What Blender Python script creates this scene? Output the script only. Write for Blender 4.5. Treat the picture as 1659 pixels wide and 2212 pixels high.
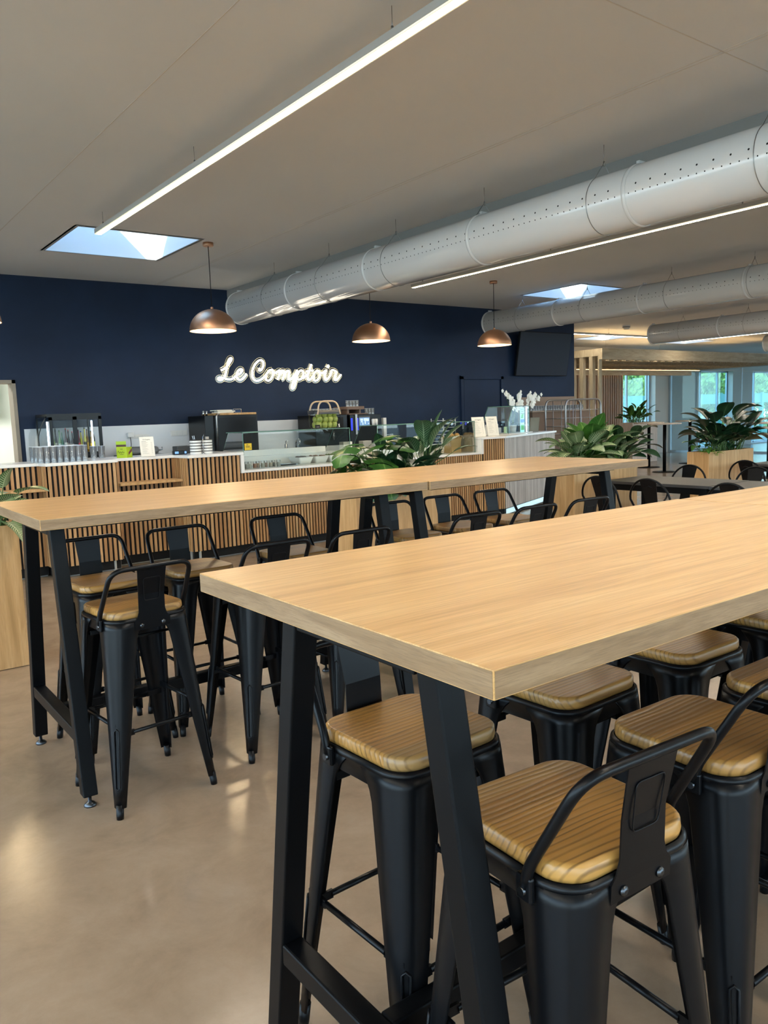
import bpy, bmesh, math, random
from mathutils import Vector, Matrix
random.seed(7)
for o in list(bpy.data.objects): bpy.data.objects.remove(o, do_unlink=True)
SC = bpy.context.scene
COL = SC.collection
PI = math.pi

# ------------------------------------------------------------------ camera
CAM_H = 1.5
FPX = 1716.5                       # focal length in pixels of the 1659 x 2212 frame
YAW, PITCH, ROLL = 0.6388, -0.1209, -0.035
_f = Vector((math.sin(YAW)*math.cos(PITCH), math.cos(YAW)*math.cos(PITCH), math.sin(PITCH)))
_r0 = Vector((math.cos(YAW), -math.sin(YAW), 0)); _u0 = _r0.cross(_f)
_r = _r0*math.cos(ROLL) + _u0*math.sin(ROLL)
_u = -_r0*math.sin(ROLL) + _u0*math.cos(ROLL)
cd = bpy.data.cameras.new('camera'); cam = bpy.data.objects.new('camera', cd); COL.objects.link(cam)
cd.sensor_fit = 'HORIZONTAL'; cd.sensor_width = 36.0; cd.lens = FPX/1659*36.0
cd.clip_start = 0.05; cd.clip_end = 300
m = Matrix((( _r.x, _u.x, -_f.x, 0), (_r.y, _u.y, -_f.y, 0), (_r.z, _u.z, -_f.z, CAM_H), (0, 0, 0, 1)))
cam.matrix_world = m
SC.camera = cam
def pray(px, py): return _r*(px-829.5) - _u*(py-1106) + _f*FPX
def at_y(px, py, y):
    d = pray(px, py); t = y/d.y; return Vector((d.x*t, y, CAM_H+d.z*t))
def at_z(px, py, z):
    d = pray(px, py); t = (z-CAM_H)/d.z; return Vector((d.x*t, d.y*t, z))

# ------------------------------------------------------------------ view, world, sun
SC.view_settings.view_transform = 'Standard'
SC.view_settings.look = 'None'
SC.view_settings.gamma = 1.0
SC.view_settings.use_curve_mapping = False
SC.view_settings.exposure = 1.0
SKY_STRENGTH = 4.0
SUN_STRENGTH = 8.0
W = bpy.data.worlds.new('sky'); SC.world = W; W.use_nodes = True
nt = W.node_tree; nt.nodes.clear()
wo = nt.nodes.new('ShaderNodeOutputWorld'); bg = nt.nodes.new('ShaderNodeBackground')
tc = nt.nodes.new('ShaderNodeTexCoord'); sx = nt.nodes.new('ShaderNodeSeparateXYZ'); rp = nt.nodes.new('ShaderNodeValToRGB')
nt.links.new(tc.outputs['Generated'], sx.inputs[0]); nt.links.new(sx.outputs['Z'], rp.inputs[0])
rp.color_ramp.elements[0].position = 0.0; rp.color_ramp.elements[0].color = (0.80, 0.90, 1.0, 1)
rp.color_ramp.elements[1].position = 0.75; rp.color_ramp.elements[1].color = (0.20, 0.47, 1.0, 1)
nt.links.new(rp.outputs[0], bg.inputs[0]); bg.inputs[1].default_value = SKY_STRENGTH
nt.links.new(bg.outputs[0], wo.inputs[0])
sd = bpy.data.lights.new('sun', 'SUN'); sd.energy = SUN_STRENGTH; sd.angle = 0.01; sd.color = (1, 0.94, 0.84)
sun = bpy.data.objects.new('sun', sd); COL.objects.link(sun)
sun.rotation_euler = Vector((0.60, 0.55, -0.58)).to_track_quat('-Z', 'Y').to_euler()

# ------------------------------------------------------------------ materials
def lin(h):
    h = h.lstrip('#'); v = [int(h[i:i+2], 16)/255 for i in (0, 2, 4)]
    return tuple((c/12.92 if c <= 0.04045 else ((c+0.055)/1.055)**2.4) for c in v)
MATS = {}
def mat(name, color, rough=0.5, metal=0.0, spec=0.5, emit=None, estr=0.0, coat=0.0):
    if name in MATS: return MATS[name]
    m = bpy.data.materials.new(name); m.use_nodes = True
    b = m.node_tree.nodes['Principled BSDF']
    c = lin(color) if isinstance(color, str) else color
    b.inputs['Base Color'].default_value = (*c, 1); b.inputs['Roughness'].default_value = rough
    b.inputs['Metallic'].default_value = metal; b.inputs['Specular IOR Level'].default_value = spec
    if coat: b.inputs['Coat Weight'].default_value = coat; b.inputs['Coat Roughness'].default_value = 0.1
    if emit:
        b.inputs['Emission Color'].default_value = (*(lin(emit) if isinstance(emit, str) else emit), 1)
        b.inputs['Emission Strength'].default_value = estr
    MATS[name] = m
    return m
class NB:
    """small node helper on a principled material"""
    def __init__(s, m): s.m = m; s.t = m.node_tree; s.b = s.t.nodes['Principled BSDF']
    def n(s, kind, **kw):
        x = s.t.nodes.new('ShaderNode'+kind)
        for k, v in kw.items(): setattr(x, k, v)
        return x
    def l(s, a, b): s.t.links.new(a, b)
    def coords(s, scale, kind='Object', rnd=0.0):
        tc = s.n('TexCoord'); mp = s.n('Mapping'); mp.inputs['Scale'].default_value = scale
        if rnd:
            oi = s.n('ObjectInfo'); mu = s.n('Math', operation='MULTIPLY'); mu.inputs[1].default_value = rnd
            ad = s.n('VectorMath', operation='ADD'); s.l(oi.outputs['Random'], mu.inputs[0])
            s.l(tc.outputs[kind], ad.inputs[0]); s.l(mu.outputs[0], ad.inputs[1]); s.l(ad.outputs[0], mp.inputs[0])
        else: s.l(tc.outputs[kind], mp.inputs[0])
        return mp.outputs[0]
    def noise(s, vec, scale, detail=4, rough=0.5, dist=0.0):
        x = s.n('TexNoise'); x.inputs['Scale'].default_value = scale; x.inputs['Detail'].default_value = detail
        x.inputs['Roughness'].default_value = rough; x.inputs['Distortion'].default_value = dist
        if vec is not None: s.l(vec, x.inputs['Vector'])
        return x.outputs['Fac']
    def ramp(s, fac, stops):
        x = s.n('ValToRGB'); e = x.color_ramp.elements
        while len(e) < len(stops): e.new(0.5)
        for k, (p, c) in enumerate(stops):
            e[k].position = p; e[k].color = (*(lin(c) if isinstance(c, str) else c), 1)
        s.l(fac, x.inputs[0]); return x.outputs[0]
    def mix(s, fac, a, b, mode='MIX'):
        x = s.n('MixRGB', blend_type=mode)
        for k, v in ((0, fac), (1, a), (2, b)):
            if hasattr(v, 'is_output') or isinstance(v, bpy.types.NodeSocket): s.l(v, x.inputs[k])
            elif k == 0: x.inputs[0].default_value = v
            else: x.inputs[k].default_value = (*(lin(v) if isinstance(v, str) else v), 1)
        return x.outputs[0]
    def color(s, c): s.l(c, s.b.inputs['Base Color'])
    def rough(s, c): s.l(c, s.b.inputs['Roughness'])
    def bump(s, h, strength=0.2, dist=0.01):
        x = s.n('Bump'); x.inputs['Strength'].default_value = strength; x.inputs['Distance'].default_value = dist
        s.l(h, x.inputs['Height']); s.l(x.outputs[0], s.b.inputs['Normal'])

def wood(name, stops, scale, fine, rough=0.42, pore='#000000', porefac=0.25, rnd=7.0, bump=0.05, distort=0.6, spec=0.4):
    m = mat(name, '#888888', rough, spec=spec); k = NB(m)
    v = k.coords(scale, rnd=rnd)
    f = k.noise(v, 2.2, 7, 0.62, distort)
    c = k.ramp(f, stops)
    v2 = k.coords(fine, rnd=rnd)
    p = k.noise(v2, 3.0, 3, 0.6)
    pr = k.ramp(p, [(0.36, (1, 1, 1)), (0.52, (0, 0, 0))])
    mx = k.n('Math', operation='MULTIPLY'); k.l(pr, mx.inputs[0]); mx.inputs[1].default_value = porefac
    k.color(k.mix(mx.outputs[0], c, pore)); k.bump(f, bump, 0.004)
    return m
M_OAK = wood('oak_laminate', [(0.26, '#b38750'), (0.42, '#c79a60'), (0.56, '#d3a86e'), (0.74, '#dcb680')], (0.8, 13, 13), (1.6, 150, 150), 0.34, '#835f35', 0.36)
M_OAKEDGE = wood('oak_edge_shade', [(0.28, '#7d6244'), (0.5, '#907455'), (0.72, '#a18565')], (2.2, 2.2, 22), (7, 7, 150), 0.45, '#5a4632', 0.3)  # edge oak greyed and darkened, its shade put into the colour
M_PLANTER = wood('planter_wood', [(0.3, '#a98250'), (0.5, '#bf9664'), (0.7, '#cfa878')], (9, 9, 0.8), (70, 70, 2.0), 0.5, '#8a683e', 0.25)
M_PALEPLANTER = wood('pale_wood', [(0.3, '#b9a597'), (0.6, '#cdbcae')], (9, 9, 0.8), (70, 70, 2.0), 0.5, '#9a8a7c', 0.2)
M_PINE = wood('pine_timber', [(0.3, '#94866e'), (0.5, '#a89a80'), (0.7, '#b8aa90')], (6, 6, 0.9), (50, 50, 3.0), 0.6, '#7a6240', 0.25)
M_PINEX = wood('pine_beam', [(0.3, '#94866e'), (0.5, '#a89a80'), (0.7, '#b8aa90')], (0.9, 6, 6), (3.0, 50, 50), 0.6, '#7a6240', 0.25)
def seat_wood():
    m = mat('stool_seat_wood', '#8a6a40', 0.33, spec=0.5); k = NB(m)
    # five glued staves across the seat, grain running along y
    tc = k.n('TexCoord'); sp = k.n('SeparateXYZ'); oi = k.n('ObjectInfo')
    k.l(tc.outputs['Object'], sp.inputs[0])
    dv = k.n('Math', operation='DIVIDE'); dv.inputs[1].default_value = 0.068; k.l(sp.outputs['Y'], dv.inputs[0])
    ad = k.n('Math', operation='ADD'); ad.inputs[1].default_value = 20.5; k.l(dv.outputs[0], ad.inputs[0])
    fl = k.n('Math', operation='FLOOR'); k.l(ad.outputs[0], fl.inputs[0])
    rr = k.n('Math', operation='MULTIPLY'); rr.inputs[1].default_value = 37.0; k.l(oi.outputs['Random'], rr.inputs[0])
    sm = k.n('Math', operation='ADD'); k.l(fl.outputs[0], sm.inputs[0]); k.l(rr.outputs[0], sm.inputs[1])
    wn = k.n('TexWhiteNoise', noise_dimensions='1D'); k.l(sm.outputs[0], wn.inputs['W'])
    cb = k.n('CombineXYZ'); mu = k.n('Math', operation='MULTIPLY'); mu.inputs[1].default_value = 3.0
    k.l(wn.outputs['Value'], mu.inputs[0]); k.l(mu.outputs[0], cb.inputs['Z']); k.l(mu.outputs[0], cb.inputs['X'])
    va = k.n('VectorMath', operation='ADD'); k.l(tc.outputs['Object'], va.inputs[0]); k.l(cb.outputs[0], va.inputs[1])
    mp = k.n('Mapping'); mp.inputs['Scale'].default_value = (2.6, 9, 9); k.l(va.outputs[0], mp.inputs[0])
    f = k.noise(mp.outputs[0], 1.0, 2, 0.4, 0.2)
    wv = k.n('Math', operation='MULTIPLY'); wv.inputs[1].default_value = 16.0; k.l(f, wv.inputs[0])
    yy = k.n('Math', operation='MULTIPLY'); yy.inputs[1].default_value = 420.0; k.l(sp.outputs['Y'], yy.inputs[0])
    zz = k.n('Math', operation='MULTIPLY'); zz.inputs[1].default_value = 150.0; k.l(sp.outputs['Z'], zz.inputs[0])
    s1 = k.n('Math', operation='ADD'); k.l(wv.outputs[0], s1.inputs[0]); k.l(yy.outputs[0], s1.inputs[1])
    s2 = k.n('Math', operation='ADD'); k.l(s1.outputs[0], s2.inputs[0]); k.l(zz.outputs[0], s2.inputs[1])
    sn = k.n('Math', operation='SINE'); k.l(s2.outputs[0], sn.inputs[0])
    fade = k.noise(k.coords((2.0, 30, 30), rnd=3.0), 1.0, 3)
    c = k.ramp(wn.outputs['Value'], [(0.0, '#8a6436'), (0.35, '#a67a40'), (0.7, '#bd8b46'), (1.0, '#947549')])
    ln0 = k.ramp(sn.outputs[0], [(0.35, (0, 0, 0)), (1.0, (1, 1, 1))]); ln = k.mix(1.0, ln0, k.ramp(fade, [(0.3, (0.15,)*3), (0.65, (1, 1, 1))]), 'MULTIPLY')
    fm = k.n('Math', operation='MULTIPLY'); fm.inputs[1].default_value = 0.72; k.l(ln, fm.inputs[0])
    c2 = k.mix(fm.outputs[0], c, '#4a3118')
    k.color(c2); k.bump(sn.outputs[0], 0.25, 0.0012)
    return m
M_SEAT = seat_wood()
M_BLACK = mat('black_powder_coat', (0.0028, 0.0031, 0.0040), 0.32, spec=0.22)
M_TBLBLACK = mat('black_table_frame', (0.0028, 0.0030, 0.0036), 0.40, spec=0.14)
M_RUBBER = mat('black_rubber', (0.012, 0.012, 0.012), 0.7)
M_CHROME = mat('chrome', '#b8b8b8', 0.22, 1.0)
M_STEEL = mat('brushed_steel', '#9c9a98', 0.36, 1.0)
M_BOLT = mat('dark_bolt', '#55585c', 0.3, 1.0)
M_WHITE = mat('white_paint', '#d9d9d6', 0.5)
M_DUCT = mat('white_duct_enamel', '#cfd0d0', 0.2, spec=0.6, coat=0.35)
M_HOLE = mat('perforation_dark', '#0c0c0d', 0.9)
M_COUNTERTOP = mat('white_composite_top', '#e4e2dd', 0.22, spec=0.5)
M_BLKGLOSS = mat('black_gloss', (0.004, 0.0045, 0.0055), 0.28, spec=0.25)
M_BLKMATT = mat('black_matt', (0.006, 0.006, 0.0065), 0.6, spec=0.25)
M_DARKGREY = mat('dark_grey_plastic', '#3a3d41', 0.5)
M_SOIL = mat('potting_soil', '#2b2018', 0.95)
M_FELT = mat('black_felt', (0.006, 0.006, 0.007), 0.95)
M_GREYPLINTH = mat('grey_plinth', '#aba9a2', 0.4)
M_PAPER = mat('white_paper', '#e9e4d8', 0.7)
M_INK = mat('black_ink', '#2c2b2a', 0.7)
M_GREYINK = mat('grey_ink', '#8a8782', 0.7)
M_COPPER = mat('brushed_copper', '#c09374', 0.40, 1.0)
_k = NB(M_COPPER); _v = _k.coords((3, 3, 60)); _k.rough(_k.ramp(_k.noise(_v, 4, 3), [(0.3, (0.34,)*3), (0.7, (0.50,)*3)]))
M_SHADEIN = mat('shade_inner_white', '#f0e2c4', 0.6)
M_DARKTOP = mat('anthracite_table_top', '#3d3b3a', 0.42)

# walls, floor, ceiling
M_NAVY = mat('navy_paint', '#142236', 0.62, spec=0.3)
_k = NB(M_NAVY); _v = _k.coords((1, 1, 1)); _k.color(_k.ramp(_k.noise(_v, 1.3, 5, 0.6), [(0.3, '#122138'), (0.7, '#182a45')]))
M_CEIL = mat('ceiling_paint', '#cbcccd', 0.9, spec=0.1)
_k = NB(M_CEIL); _v = _k.coords((1, 1, 1)); _k.color(_k.ramp(_k.noise(_v, 0.5, 3), [(0.3, '#c8c9ca'), (0.7, '#cecfd0')]))
M_SEAM = mat('ceiling_seam', '#bdb8b2', 0.9, spec=0.1)
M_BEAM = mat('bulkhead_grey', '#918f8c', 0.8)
M_WALLW = mat('off_white_wall', '#c9c5be', 0.8)
M_FLOOR = mat('polished_concrete', '#8d7764', 0.3, spec=0.5)
def floor_nodes():
    k = NB(M_FLOOR); v = k.coords((1, 1, 1))
    a = k.noise(v, 0.55, 6, 0.6, 0.4); b = k.noise(v, 4.2, 7, 0.7, 0.3); c = k.noise(v, 26, 4, 0.6)
    base = k.ramp(a, [(0.28, '#8a7763'), (0.5, '#98846f'), (0.74, '#a4917c')])
    b2 = k.ramp(b, [(0.22, '#725d49'), (0.52, '#95806a'), (0.80, '#ab9782')])
    cc = k.mix(0.55, base, b2)
    vo = k.n('TexVoronoi'); vo.inputs['Scale'].default_value = 5.5; k.l(v, vo.inputs['Vector'])
    sp = k.ramp(vo.outputs['Distance'], [(0.0, (1, 1, 1)), (0.07, (1, 1, 1)), (0.085, (0, 0, 0))])
    wn = k.noise(v, 3.0, 2); gate = k.ramp(wn, [(0.60, (0, 0, 0)), (0.66, (1, 1, 1))])
    g = k.n('Math', operation='MULTIPLY'); k.l(sp, g.inputs[0]); k.l(gate, g.inputs[1])
    g2 = k.n('Math', operation='MULTIPLY'); k.l(g.outputs[0], g2.inputs[0]); g2.inputs[1].default_value = 0.16
    cc = k.mix(g2.outputs[0], cc, '#4d4035')
    k.color(cc)
    k.rough(k.ramp(b, [(0.25, (0.17,)*3), (0.75, (0.27,)*3)])); k.bump(c, 0.012, 0.003)
floor_nodes()

def thin_glass(name, tint=(0.93, 0.97, 0.96), refl=0.9, rough=0.0, density=1.0):
    m = bpy.data.materials.new(name); m.use_nodes = True; t = m.node_tree; t.nodes.clear()
    o = t.nodes.new('ShaderNodeOutputMaterial'); mx = t.nodes.new('ShaderNodeMixShader')
    tr = t.nodes.new('ShaderNodeBsdfTransparent'); gl = t.nodes.new('ShaderNodeBsdfGlossy'); fr = t.nodes.new('ShaderNodeFresnel')
    tr.inputs[0].default_value = (*tint, 1); gl.inputs['Roughness'].default_value = rough; fr.inputs[0].default_value = 1.45
    ml = t.nodes.new('ShaderNodeMath'); ml.operation = 'MULTIPLY'; ml.inputs[1].default_value = refl
    t.links.new(fr.outputs[0], ml.inputs[0]); t.links.new(ml.outputs[0], mx.inputs[0])
    t.links.new(tr.outputs[0], mx.inputs[1]); t.links.new(gl.outputs[0], mx.inputs[2]); t.links.new(mx.outputs[0], o.inputs[0])
    MATS[name] = m; return m
M_GLASS = thin_glass('window_glass', (0.90, 0.97, 0.97), 0.18)
M_FACGLASS = thin_glass('solar_facade_glass', (0.78, 0.92, 0.88), 0.15)
M_BAGCLEAR = thin_glass('clear_bag_film', (0.95, 0.96, 0.95), 0.25)
M_CASEGLASS = thin_glass('showcase_glass', (0.94, 0.97, 0.96), 0.5)
M_DOORGLASS = thin_glass('fridge_glass', (0.93, 0.95, 0.95), 0.12)
M_EDGE = mat('glass_edge', '#5f8579', 0.15)
M_TUMBLER = thin_glass('tumbler_glass', (0.97, 0.985, 0.99), 1.5, 0.03)
def _glint_white(m, f):
    t = m.node_tree; o = [n for n in t.nodes if n.type == 'OUTPUT_MATERIAL'][0]; src = o.inputs[0].links[0].from_socket
    df = t.nodes.new('ShaderNodeBsdfDiffuse'); df.inputs[0].default_value = (0.95, 0.97, 1.0, 1); mx = t.nodes.new('ShaderNodeMixShader'); mx.inputs[0].default_value = f
    t.links.new(src, mx.inputs[1]); t.links.new(df.outputs[0], mx.inputs[2]); t.links.new(mx.outputs[0], o.inputs[0])
_glint_white(M_TUMBLER, 0.12)  # white mixed into the clear glass in place of bright glints
M_RIM = mat('glass_rim', '#dfe7ea', 0.08, spec=0.8)
M_ACRYL = thin_glass('clear_acrylic', (0.80, 0.80, 0.76), 1.2, 0.05)
M_SLAT = None
def slat_mat(name, a, b, c):
    m = mat(name, '#a87d50', 0.5); k = NB(m)
    at = k.n('Attribute', attribute_name='tone'); v = k.coords((22, 22, 1.6)); f = k.noise(v, 3, 4, 0.6)
    base = k.ramp(at.outputs['Fac'], [(0.0, a), (0.5, b), (1.0, c)])
    g = k.ramp(f, [(0.3, (0.72, 0.70, 0.68)), (0.65, (1, 1, 1))]); k.color(k.mix(0.8, base, g, 'MULTIPLY'))
    return m
M_SLAT = slat_mat('oak_slats', '#a3764a', '#b98c5c', '#cba272')
M_GREYSLAT = slat_mat('daylit_slats', '#a69c94', '#b9b0a8', '#c9c2ba')  # pale grey puts the cool daylight sheen into the slat colour
M_WALLSLAT = slat_mat('acoustic_slats', '#9c7450', '#b08560', '#bd9470')
def leaf_mat(name, dark, light, vein, var=0.0, rough=0.34):
    m = mat(name, dark, rough, spec=0.5); k = NB(m)
    uv = k.n('UVMap'); sp = k.n('SeparateXYZ'); k.l(uv.outputs[0], sp.inputs[0])
    ab = k.n('Math', operation='ABSOLUTE'); k.l(sp.outputs['X'], ab.inputs[0])       # 0 at the midrib, 1 at the edge
    v = k.coords((1, 1, 1)); nz = k.noise(v, 9, 4, 0.6)
    base = k.ramp(nz, [(0.3, dark), (0.7, light)])
    # side veins: sine of (v*N - |u|*k)
    a = k.n('Math', operation='MULTIPLY'); a.inputs[1].default_value = 75.0; k.l(sp.outputs['Y'], a.inputs[0])
    b = k.n('Math', operation='MULTIPLY'); b.inputs[1].default_value = -16.0; k.l(ab.outputs[0], b.inputs[0])
    c = k.n('Math', operation='ADD'); k.l(a.outputs[0], c.inputs[0]); k.l(b.outputs[0], c.inputs[1])
    s = k.n('Math', operation='SINE'); k.l(c.outputs[0], s.inputs[0])
    vn = k.ramp(s.outputs[0], [(0.05 if var >= 1 else 0.6 if var else 0.9, (0, 0, 0)), (0.8 if var >= 1 else 0.95 if var else 0.99, (1, 1, 1))])
    fm = k.n('Math', operation='MULTIPLY'); fm.inputs[1].default_value = 0.75*var if var else 0.22; k.l(vn, fm.inputs[0])
    fall = k.ramp(ab.outputs[0], [(0.45, (1, 1, 1)), (0.9, (0.15,)*3)])
    f2 = k.n('Math', operation='MULTIPLY'); k.l(fm.outputs[0], f2.inputs[0]); k.l(fall, f2.inputs[1])
    col = k.mix(f2.outputs[0], base, vein)
    mid = k.ramp(ab.outputs[0], [(0.03, (1, 1, 1)), (0.09, (0, 0, 0))])
    m2 = k.n('Math', operation='MULTIPLY'); m2.inputs[1].default_value = 0.6; k.l(mid, m2.inputs[0])
    k.color(k.mix(m2.outputs[0], col, vein))
    k.b.inputs['Subsurface Weight'].default_value = 0.0
    return m
M_LEAF = leaf_mat('green_leaf', '#24491a', '#3f6c26', '#7d9c55')
M_LEAFDARK = leaf_mat('dark_leaf', '#122a19', '#1f3d22', '#4c6c48')
M_LEAFVAR = leaf_mat('variegated_leaf', '#2c4c24', '#557640', '#dfe3b8', 1.0)
M_LEAFSTRIPE = leaf_mat('striped_leaf', '#27472b', '#3e6038', '#a9bd97', 0.8)
M_LEAFLIME = leaf_mat('lime_leaf', '#5f8a1c', '#86b032', '#b8d468')
M_STEM = mat('green_stem', '#4a6632', 0.5)
M_BARK = mat('bark', '#5a4a3a', 0.9)
M_PETAL = mat('white_petal', '#f2efe4', 0.5)
M_WARM = mat('warm_led', '#fff2dc', 0.5, emit=(1.0, 0.90, 0.74), estr=70.0)
M_NEON = mat('neon_white', '#ffffff', 0.5, emit=(1.0, 0.90, 0.72), estr=7.0)
M_COOLLED = mat('cool_led', '#e8f4ff', 0.5, emit=(0.75, 0.88, 1.0), estr=3.0)
M_BULB = mat('warm_bulb', '#fff0d0', 0.5, emit=(1.0, 0.76, 0.42), estr=3.5)

# ------------------------------------------------------------------ mesh helpers
def rot_z(a): return Matrix.Rotation(a, 4, 'Z')
class MB:
    def __init__(s): s.v = []; s.f = []; s.t = []; s.u = []; s.tone = 0.5; s.sm = []
    def add(s, verts, faces, smooth=False, uvs=None, M=None):
        o = len(s.v)
        for p in verts:
            p = Vector(p); s.v.append(M @ p if M else p)
        for i, f in enumerate(faces):
            s.f.append([o+k for k in f]); s.t.append(s.tone); s.sm.append(smooth)
            s.u.append([uvs[k] for k in f] if uvs else None)
        return s
    def box(s, x0, x1, y0, y1, z0, z1, M=None):
        v = [(x0,y0,z0),(x1,y0,z0),(x1,y1,z0),(x0,y1,z0),(x0,y0,z1),(x1,y0,z1),(x1,y1,z1),(x0,y1,z1)]
        return s.add(v, [(3,2,1,0),(4,5,6,7),(0,1,5,4),(1,2,6,5),(2,3,7,6),(3,0,4,7)], M=M)
    def rbox(s, x0, x1, y0, y1, z0, z1, b=0.004, M=None):
        bm = bmesh.new(); v = [bm.verts.new(p) for p in [(x0,y0,z0),(x1,y0,z0),(x1,y1,z0),(x0,y1,z0),(x0,y0,z1),(x1,y0,z1),(x1,y1,z1),(x0,y1,z1)]]
        for f in [(3,2,1,0),(4,5,6,7),(0,1,5,4),(1,2,6,5),(2,3,7,6),(3,0,4,7)]: bm.faces.new([v[i] for i in f])
        bmesh.ops.bevel(bm, geom=bm.edges[:], offset=b, segments=2, profile=0.5, affect='EDGES')
        bm.verts.index_update(); vs = [x.co.copy() for x in bm.verts]; fs = [[x.index for x in f.verts] for f in bm.faces]; bm.free()
        return s.add(vs, fs, M=M)
    def prism(s, poly, z0, z1, M=None, smooth=False):
        n = len(poly); v = [(x, y, z0) for x, y in poly] + [(x, y, z1) for x, y in poly]
        s.add(v, [tuple(range(n))[::-1], tuple(range(n, 2*n))], M=M)
        o = len(s.v)-2*n
        for i in range(n):
            s.f.append([o+i, o+(i+1) % n, o+n+(i+1) % n, o+n+i]); s.t.append(s.tone); s.sm.append(smooth); s.u.append(None)
        return s
    def loft(s, rings, closed=True, cap=True, smooth=True, M=None):
        n = len(rings[0]); v = [p for r in rings for p in r]; fs = []
        for i in range(len(rings)-1):
            for j in range(n if closed else n-1):
                a = i*n+j; b = i*n+(j+1) % n; fs.append((a, b, b+n, a+n))
        s.add(v, fs, smooth, M=M)
        if cap and closed:
            o = len(s.v)-len(v)
            for r in (list(range(n))[::-1], [(len(rings)-1)*n+j for j in range(n)]):
                s.f.append([o+k for k in r]); s.t.append(s.tone); s.sm.append(False); s.u.append(None)
        return s
    def tube(s, path, r, n=8, closed=False, cap=True, M=None):
        P = [Vector(p) for p in path]; N = len(P); rings = []
        rr = r if isinstance(r, (list, tuple)) else [r]*N
        up = None
        for i, p in enumerate(P):
            if closed: d = P[(i+1) % N]-P[i-1]
            else: d = P[min(i+1, N-1)]-P[max(i-1, 0)]
            d.normalize()
            if up is None:
                up = Vector((0, 0, 1)) if abs(d.z) < 0.9 else Vector((1, 0, 0))
            x = up - d*up.dot(d)
            if x.length < 1e-5: x = Vector((1, 0, 0)) - d*d.x
            x.normalize(); y = d.cross(x); up = x
            rings.append([p + (x*math.cos(2*PI*j/n) + y*math.sin(2*PI*j/n))*rr[i] for j in range(n)])
        if closed: rings.append(rings[0])
        return s.loft(rings, True, cap and not closed, True, M)
    def lathe(s, prof, n=24, c=(0, 0, 0), smooth=True, M=None, cap=True):
        rings = [[Vector((c[0]+r*math.cos(2*PI*j/n), c[1]+r*math.sin(2*PI*j/n), c[2]+z)) for j in range(n)] for r, z in prof]
        return s.loft(rings, True, cap, smooth, M)
    def cyl(s, p, q, r, n=16): return s.tube([p, q], r, n)
    def sphere(s, c, r, n=12, k=8, sc=(1, 1, 1)):
        prof = [(max(r*math.sin(PI*i/k), 1e-4), -r*math.cos(PI*i/k)) for i in range(k+1)]
        rings = [[Vector((c[0]+a*math.cos(2*PI*j/n)*sc[0], c[1]+a*math.sin(2*PI*j/n)*sc[1], c[2]+z*sc[2])) for j in range(n)] for a, z in prof]
        return s.loft(rings, True, True, True)
    def build(s, name, m, parent=None, loc=None, rz=0, bevel=0, **props):
        me = bpy.data.meshes.new(name); me.from_pydata([tuple(p) for p in s.v], [], s.f)
        me.materials.append(m)
        me.polygons.foreach_set('use_smooth', s.sm)
        if len(set(s.t)) > 1:
            at = me.color_attributes.new('tone', 'FLOAT_COLOR', 'CORNER')
            for p in me.polygons:
                for li in p.loop_indices: at.data[li].color = (s.t[p.index],)*3+(1,)
        if any(u is not None for u in s.u):
            ul = me.uv_layers.new(name='UVMap')
            for p in me.polygons:
                u = s.u[p.index]
                if u:
                    for k, li in enumerate(p.loop_indices): ul.data[li].uv = u[k]
        me.update()
        o = bpy.data.objects.new(name, me); COL.objects.link(o)
        if parent: o.parent = parent
        if loc is not None: o.location = loc
        if rz: o.rotation_euler = (0, 0, rz)
        if bevel:
            b = o.modifiers.new('bevel', 'BEVEL'); b.width = bevel; b.segments = 2; b.limit_method = 'ANGLE'; b.angle_limit = 0.7
        for k, v in props.items(): o[k] = v
        return o
def tag(o, label=None, cat=None, group=None, kind=None):
    if label: o['label'] = label
    if cat: o['category'] = cat
    if group: o['group'] = group
    if kind: o['kind'] = kind
    return o
def thing(name, label, cat, loc=(0, 0, 0), rz=0, group=None):
    o = bpy.data.objects.new(name, None); COL.objects.link(o); o.location = loc; o.rotation_euler = (0, 0, rz)
    o.empty_display_size = 0.1
    return tag(o, label, cat, group)
def dup(root, loc, rz=0, label=None, group=None):
    def cp(o, par):
        c = o.copy(); COL.objects.link(c)
        if par: c.parent = par
        for ch in list(o.children): cp(ch, c)
        return c
    r = cp(root, None); r.location = loc; r.rotation_euler = (0, 0, rz)
    if label: r['label'] = label
    if group: r['group'] = group
    return r
def struct(name, mb, m, parent=None, **kw):
    o = mb.build(name, m, parent, **kw)
    if parent is None: o['kind'] = 'structure'
    return o
def rrect(hx, hy, r, n=6, cx=0, cy=0):
    pts = []
    for (sx, sy, a0) in ((1, 1, 0), (-1, 1, PI/2), (-1, -1, PI), (1, -1, 3*PI/2)):
        for i in range(n+1):
            a = a0+PI/2*i/n; pts.append((cx+sx*(hx-r)+r*math.cos(a), cy+sy*(hy-r)+r*math.sin(a)))
    return pts
def bend(path, rad, n=6, closed=False):
    """polyline with rounded corners"""
    P = [Vector(p) for p in path]; N = len(P); out = []
    rng = range(N) if closed else range(1, N-1)
    if not closed: out.append(P[0])
    for i in rng:
        a, b, c = P[i-1], P[i], P[(i+1) % N]
        r = rad[i] if isinstance(rad, (list, tuple)) else rad
        d1 = (a-b); d2 = (c-b); l = min(r, d1.length*0.49, d2.length*0.49)
        p0 = b+d1.normalized()*l; p2 = b+d2.normalized()*l
        for k in range(n+1):
            t = k/n; out.append(p0*(1-t)**2 + b*2*t*(1-t) + p2*t*t)
    if not closed: out.append(P[-1])
    return out
exec_parts = []

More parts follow.
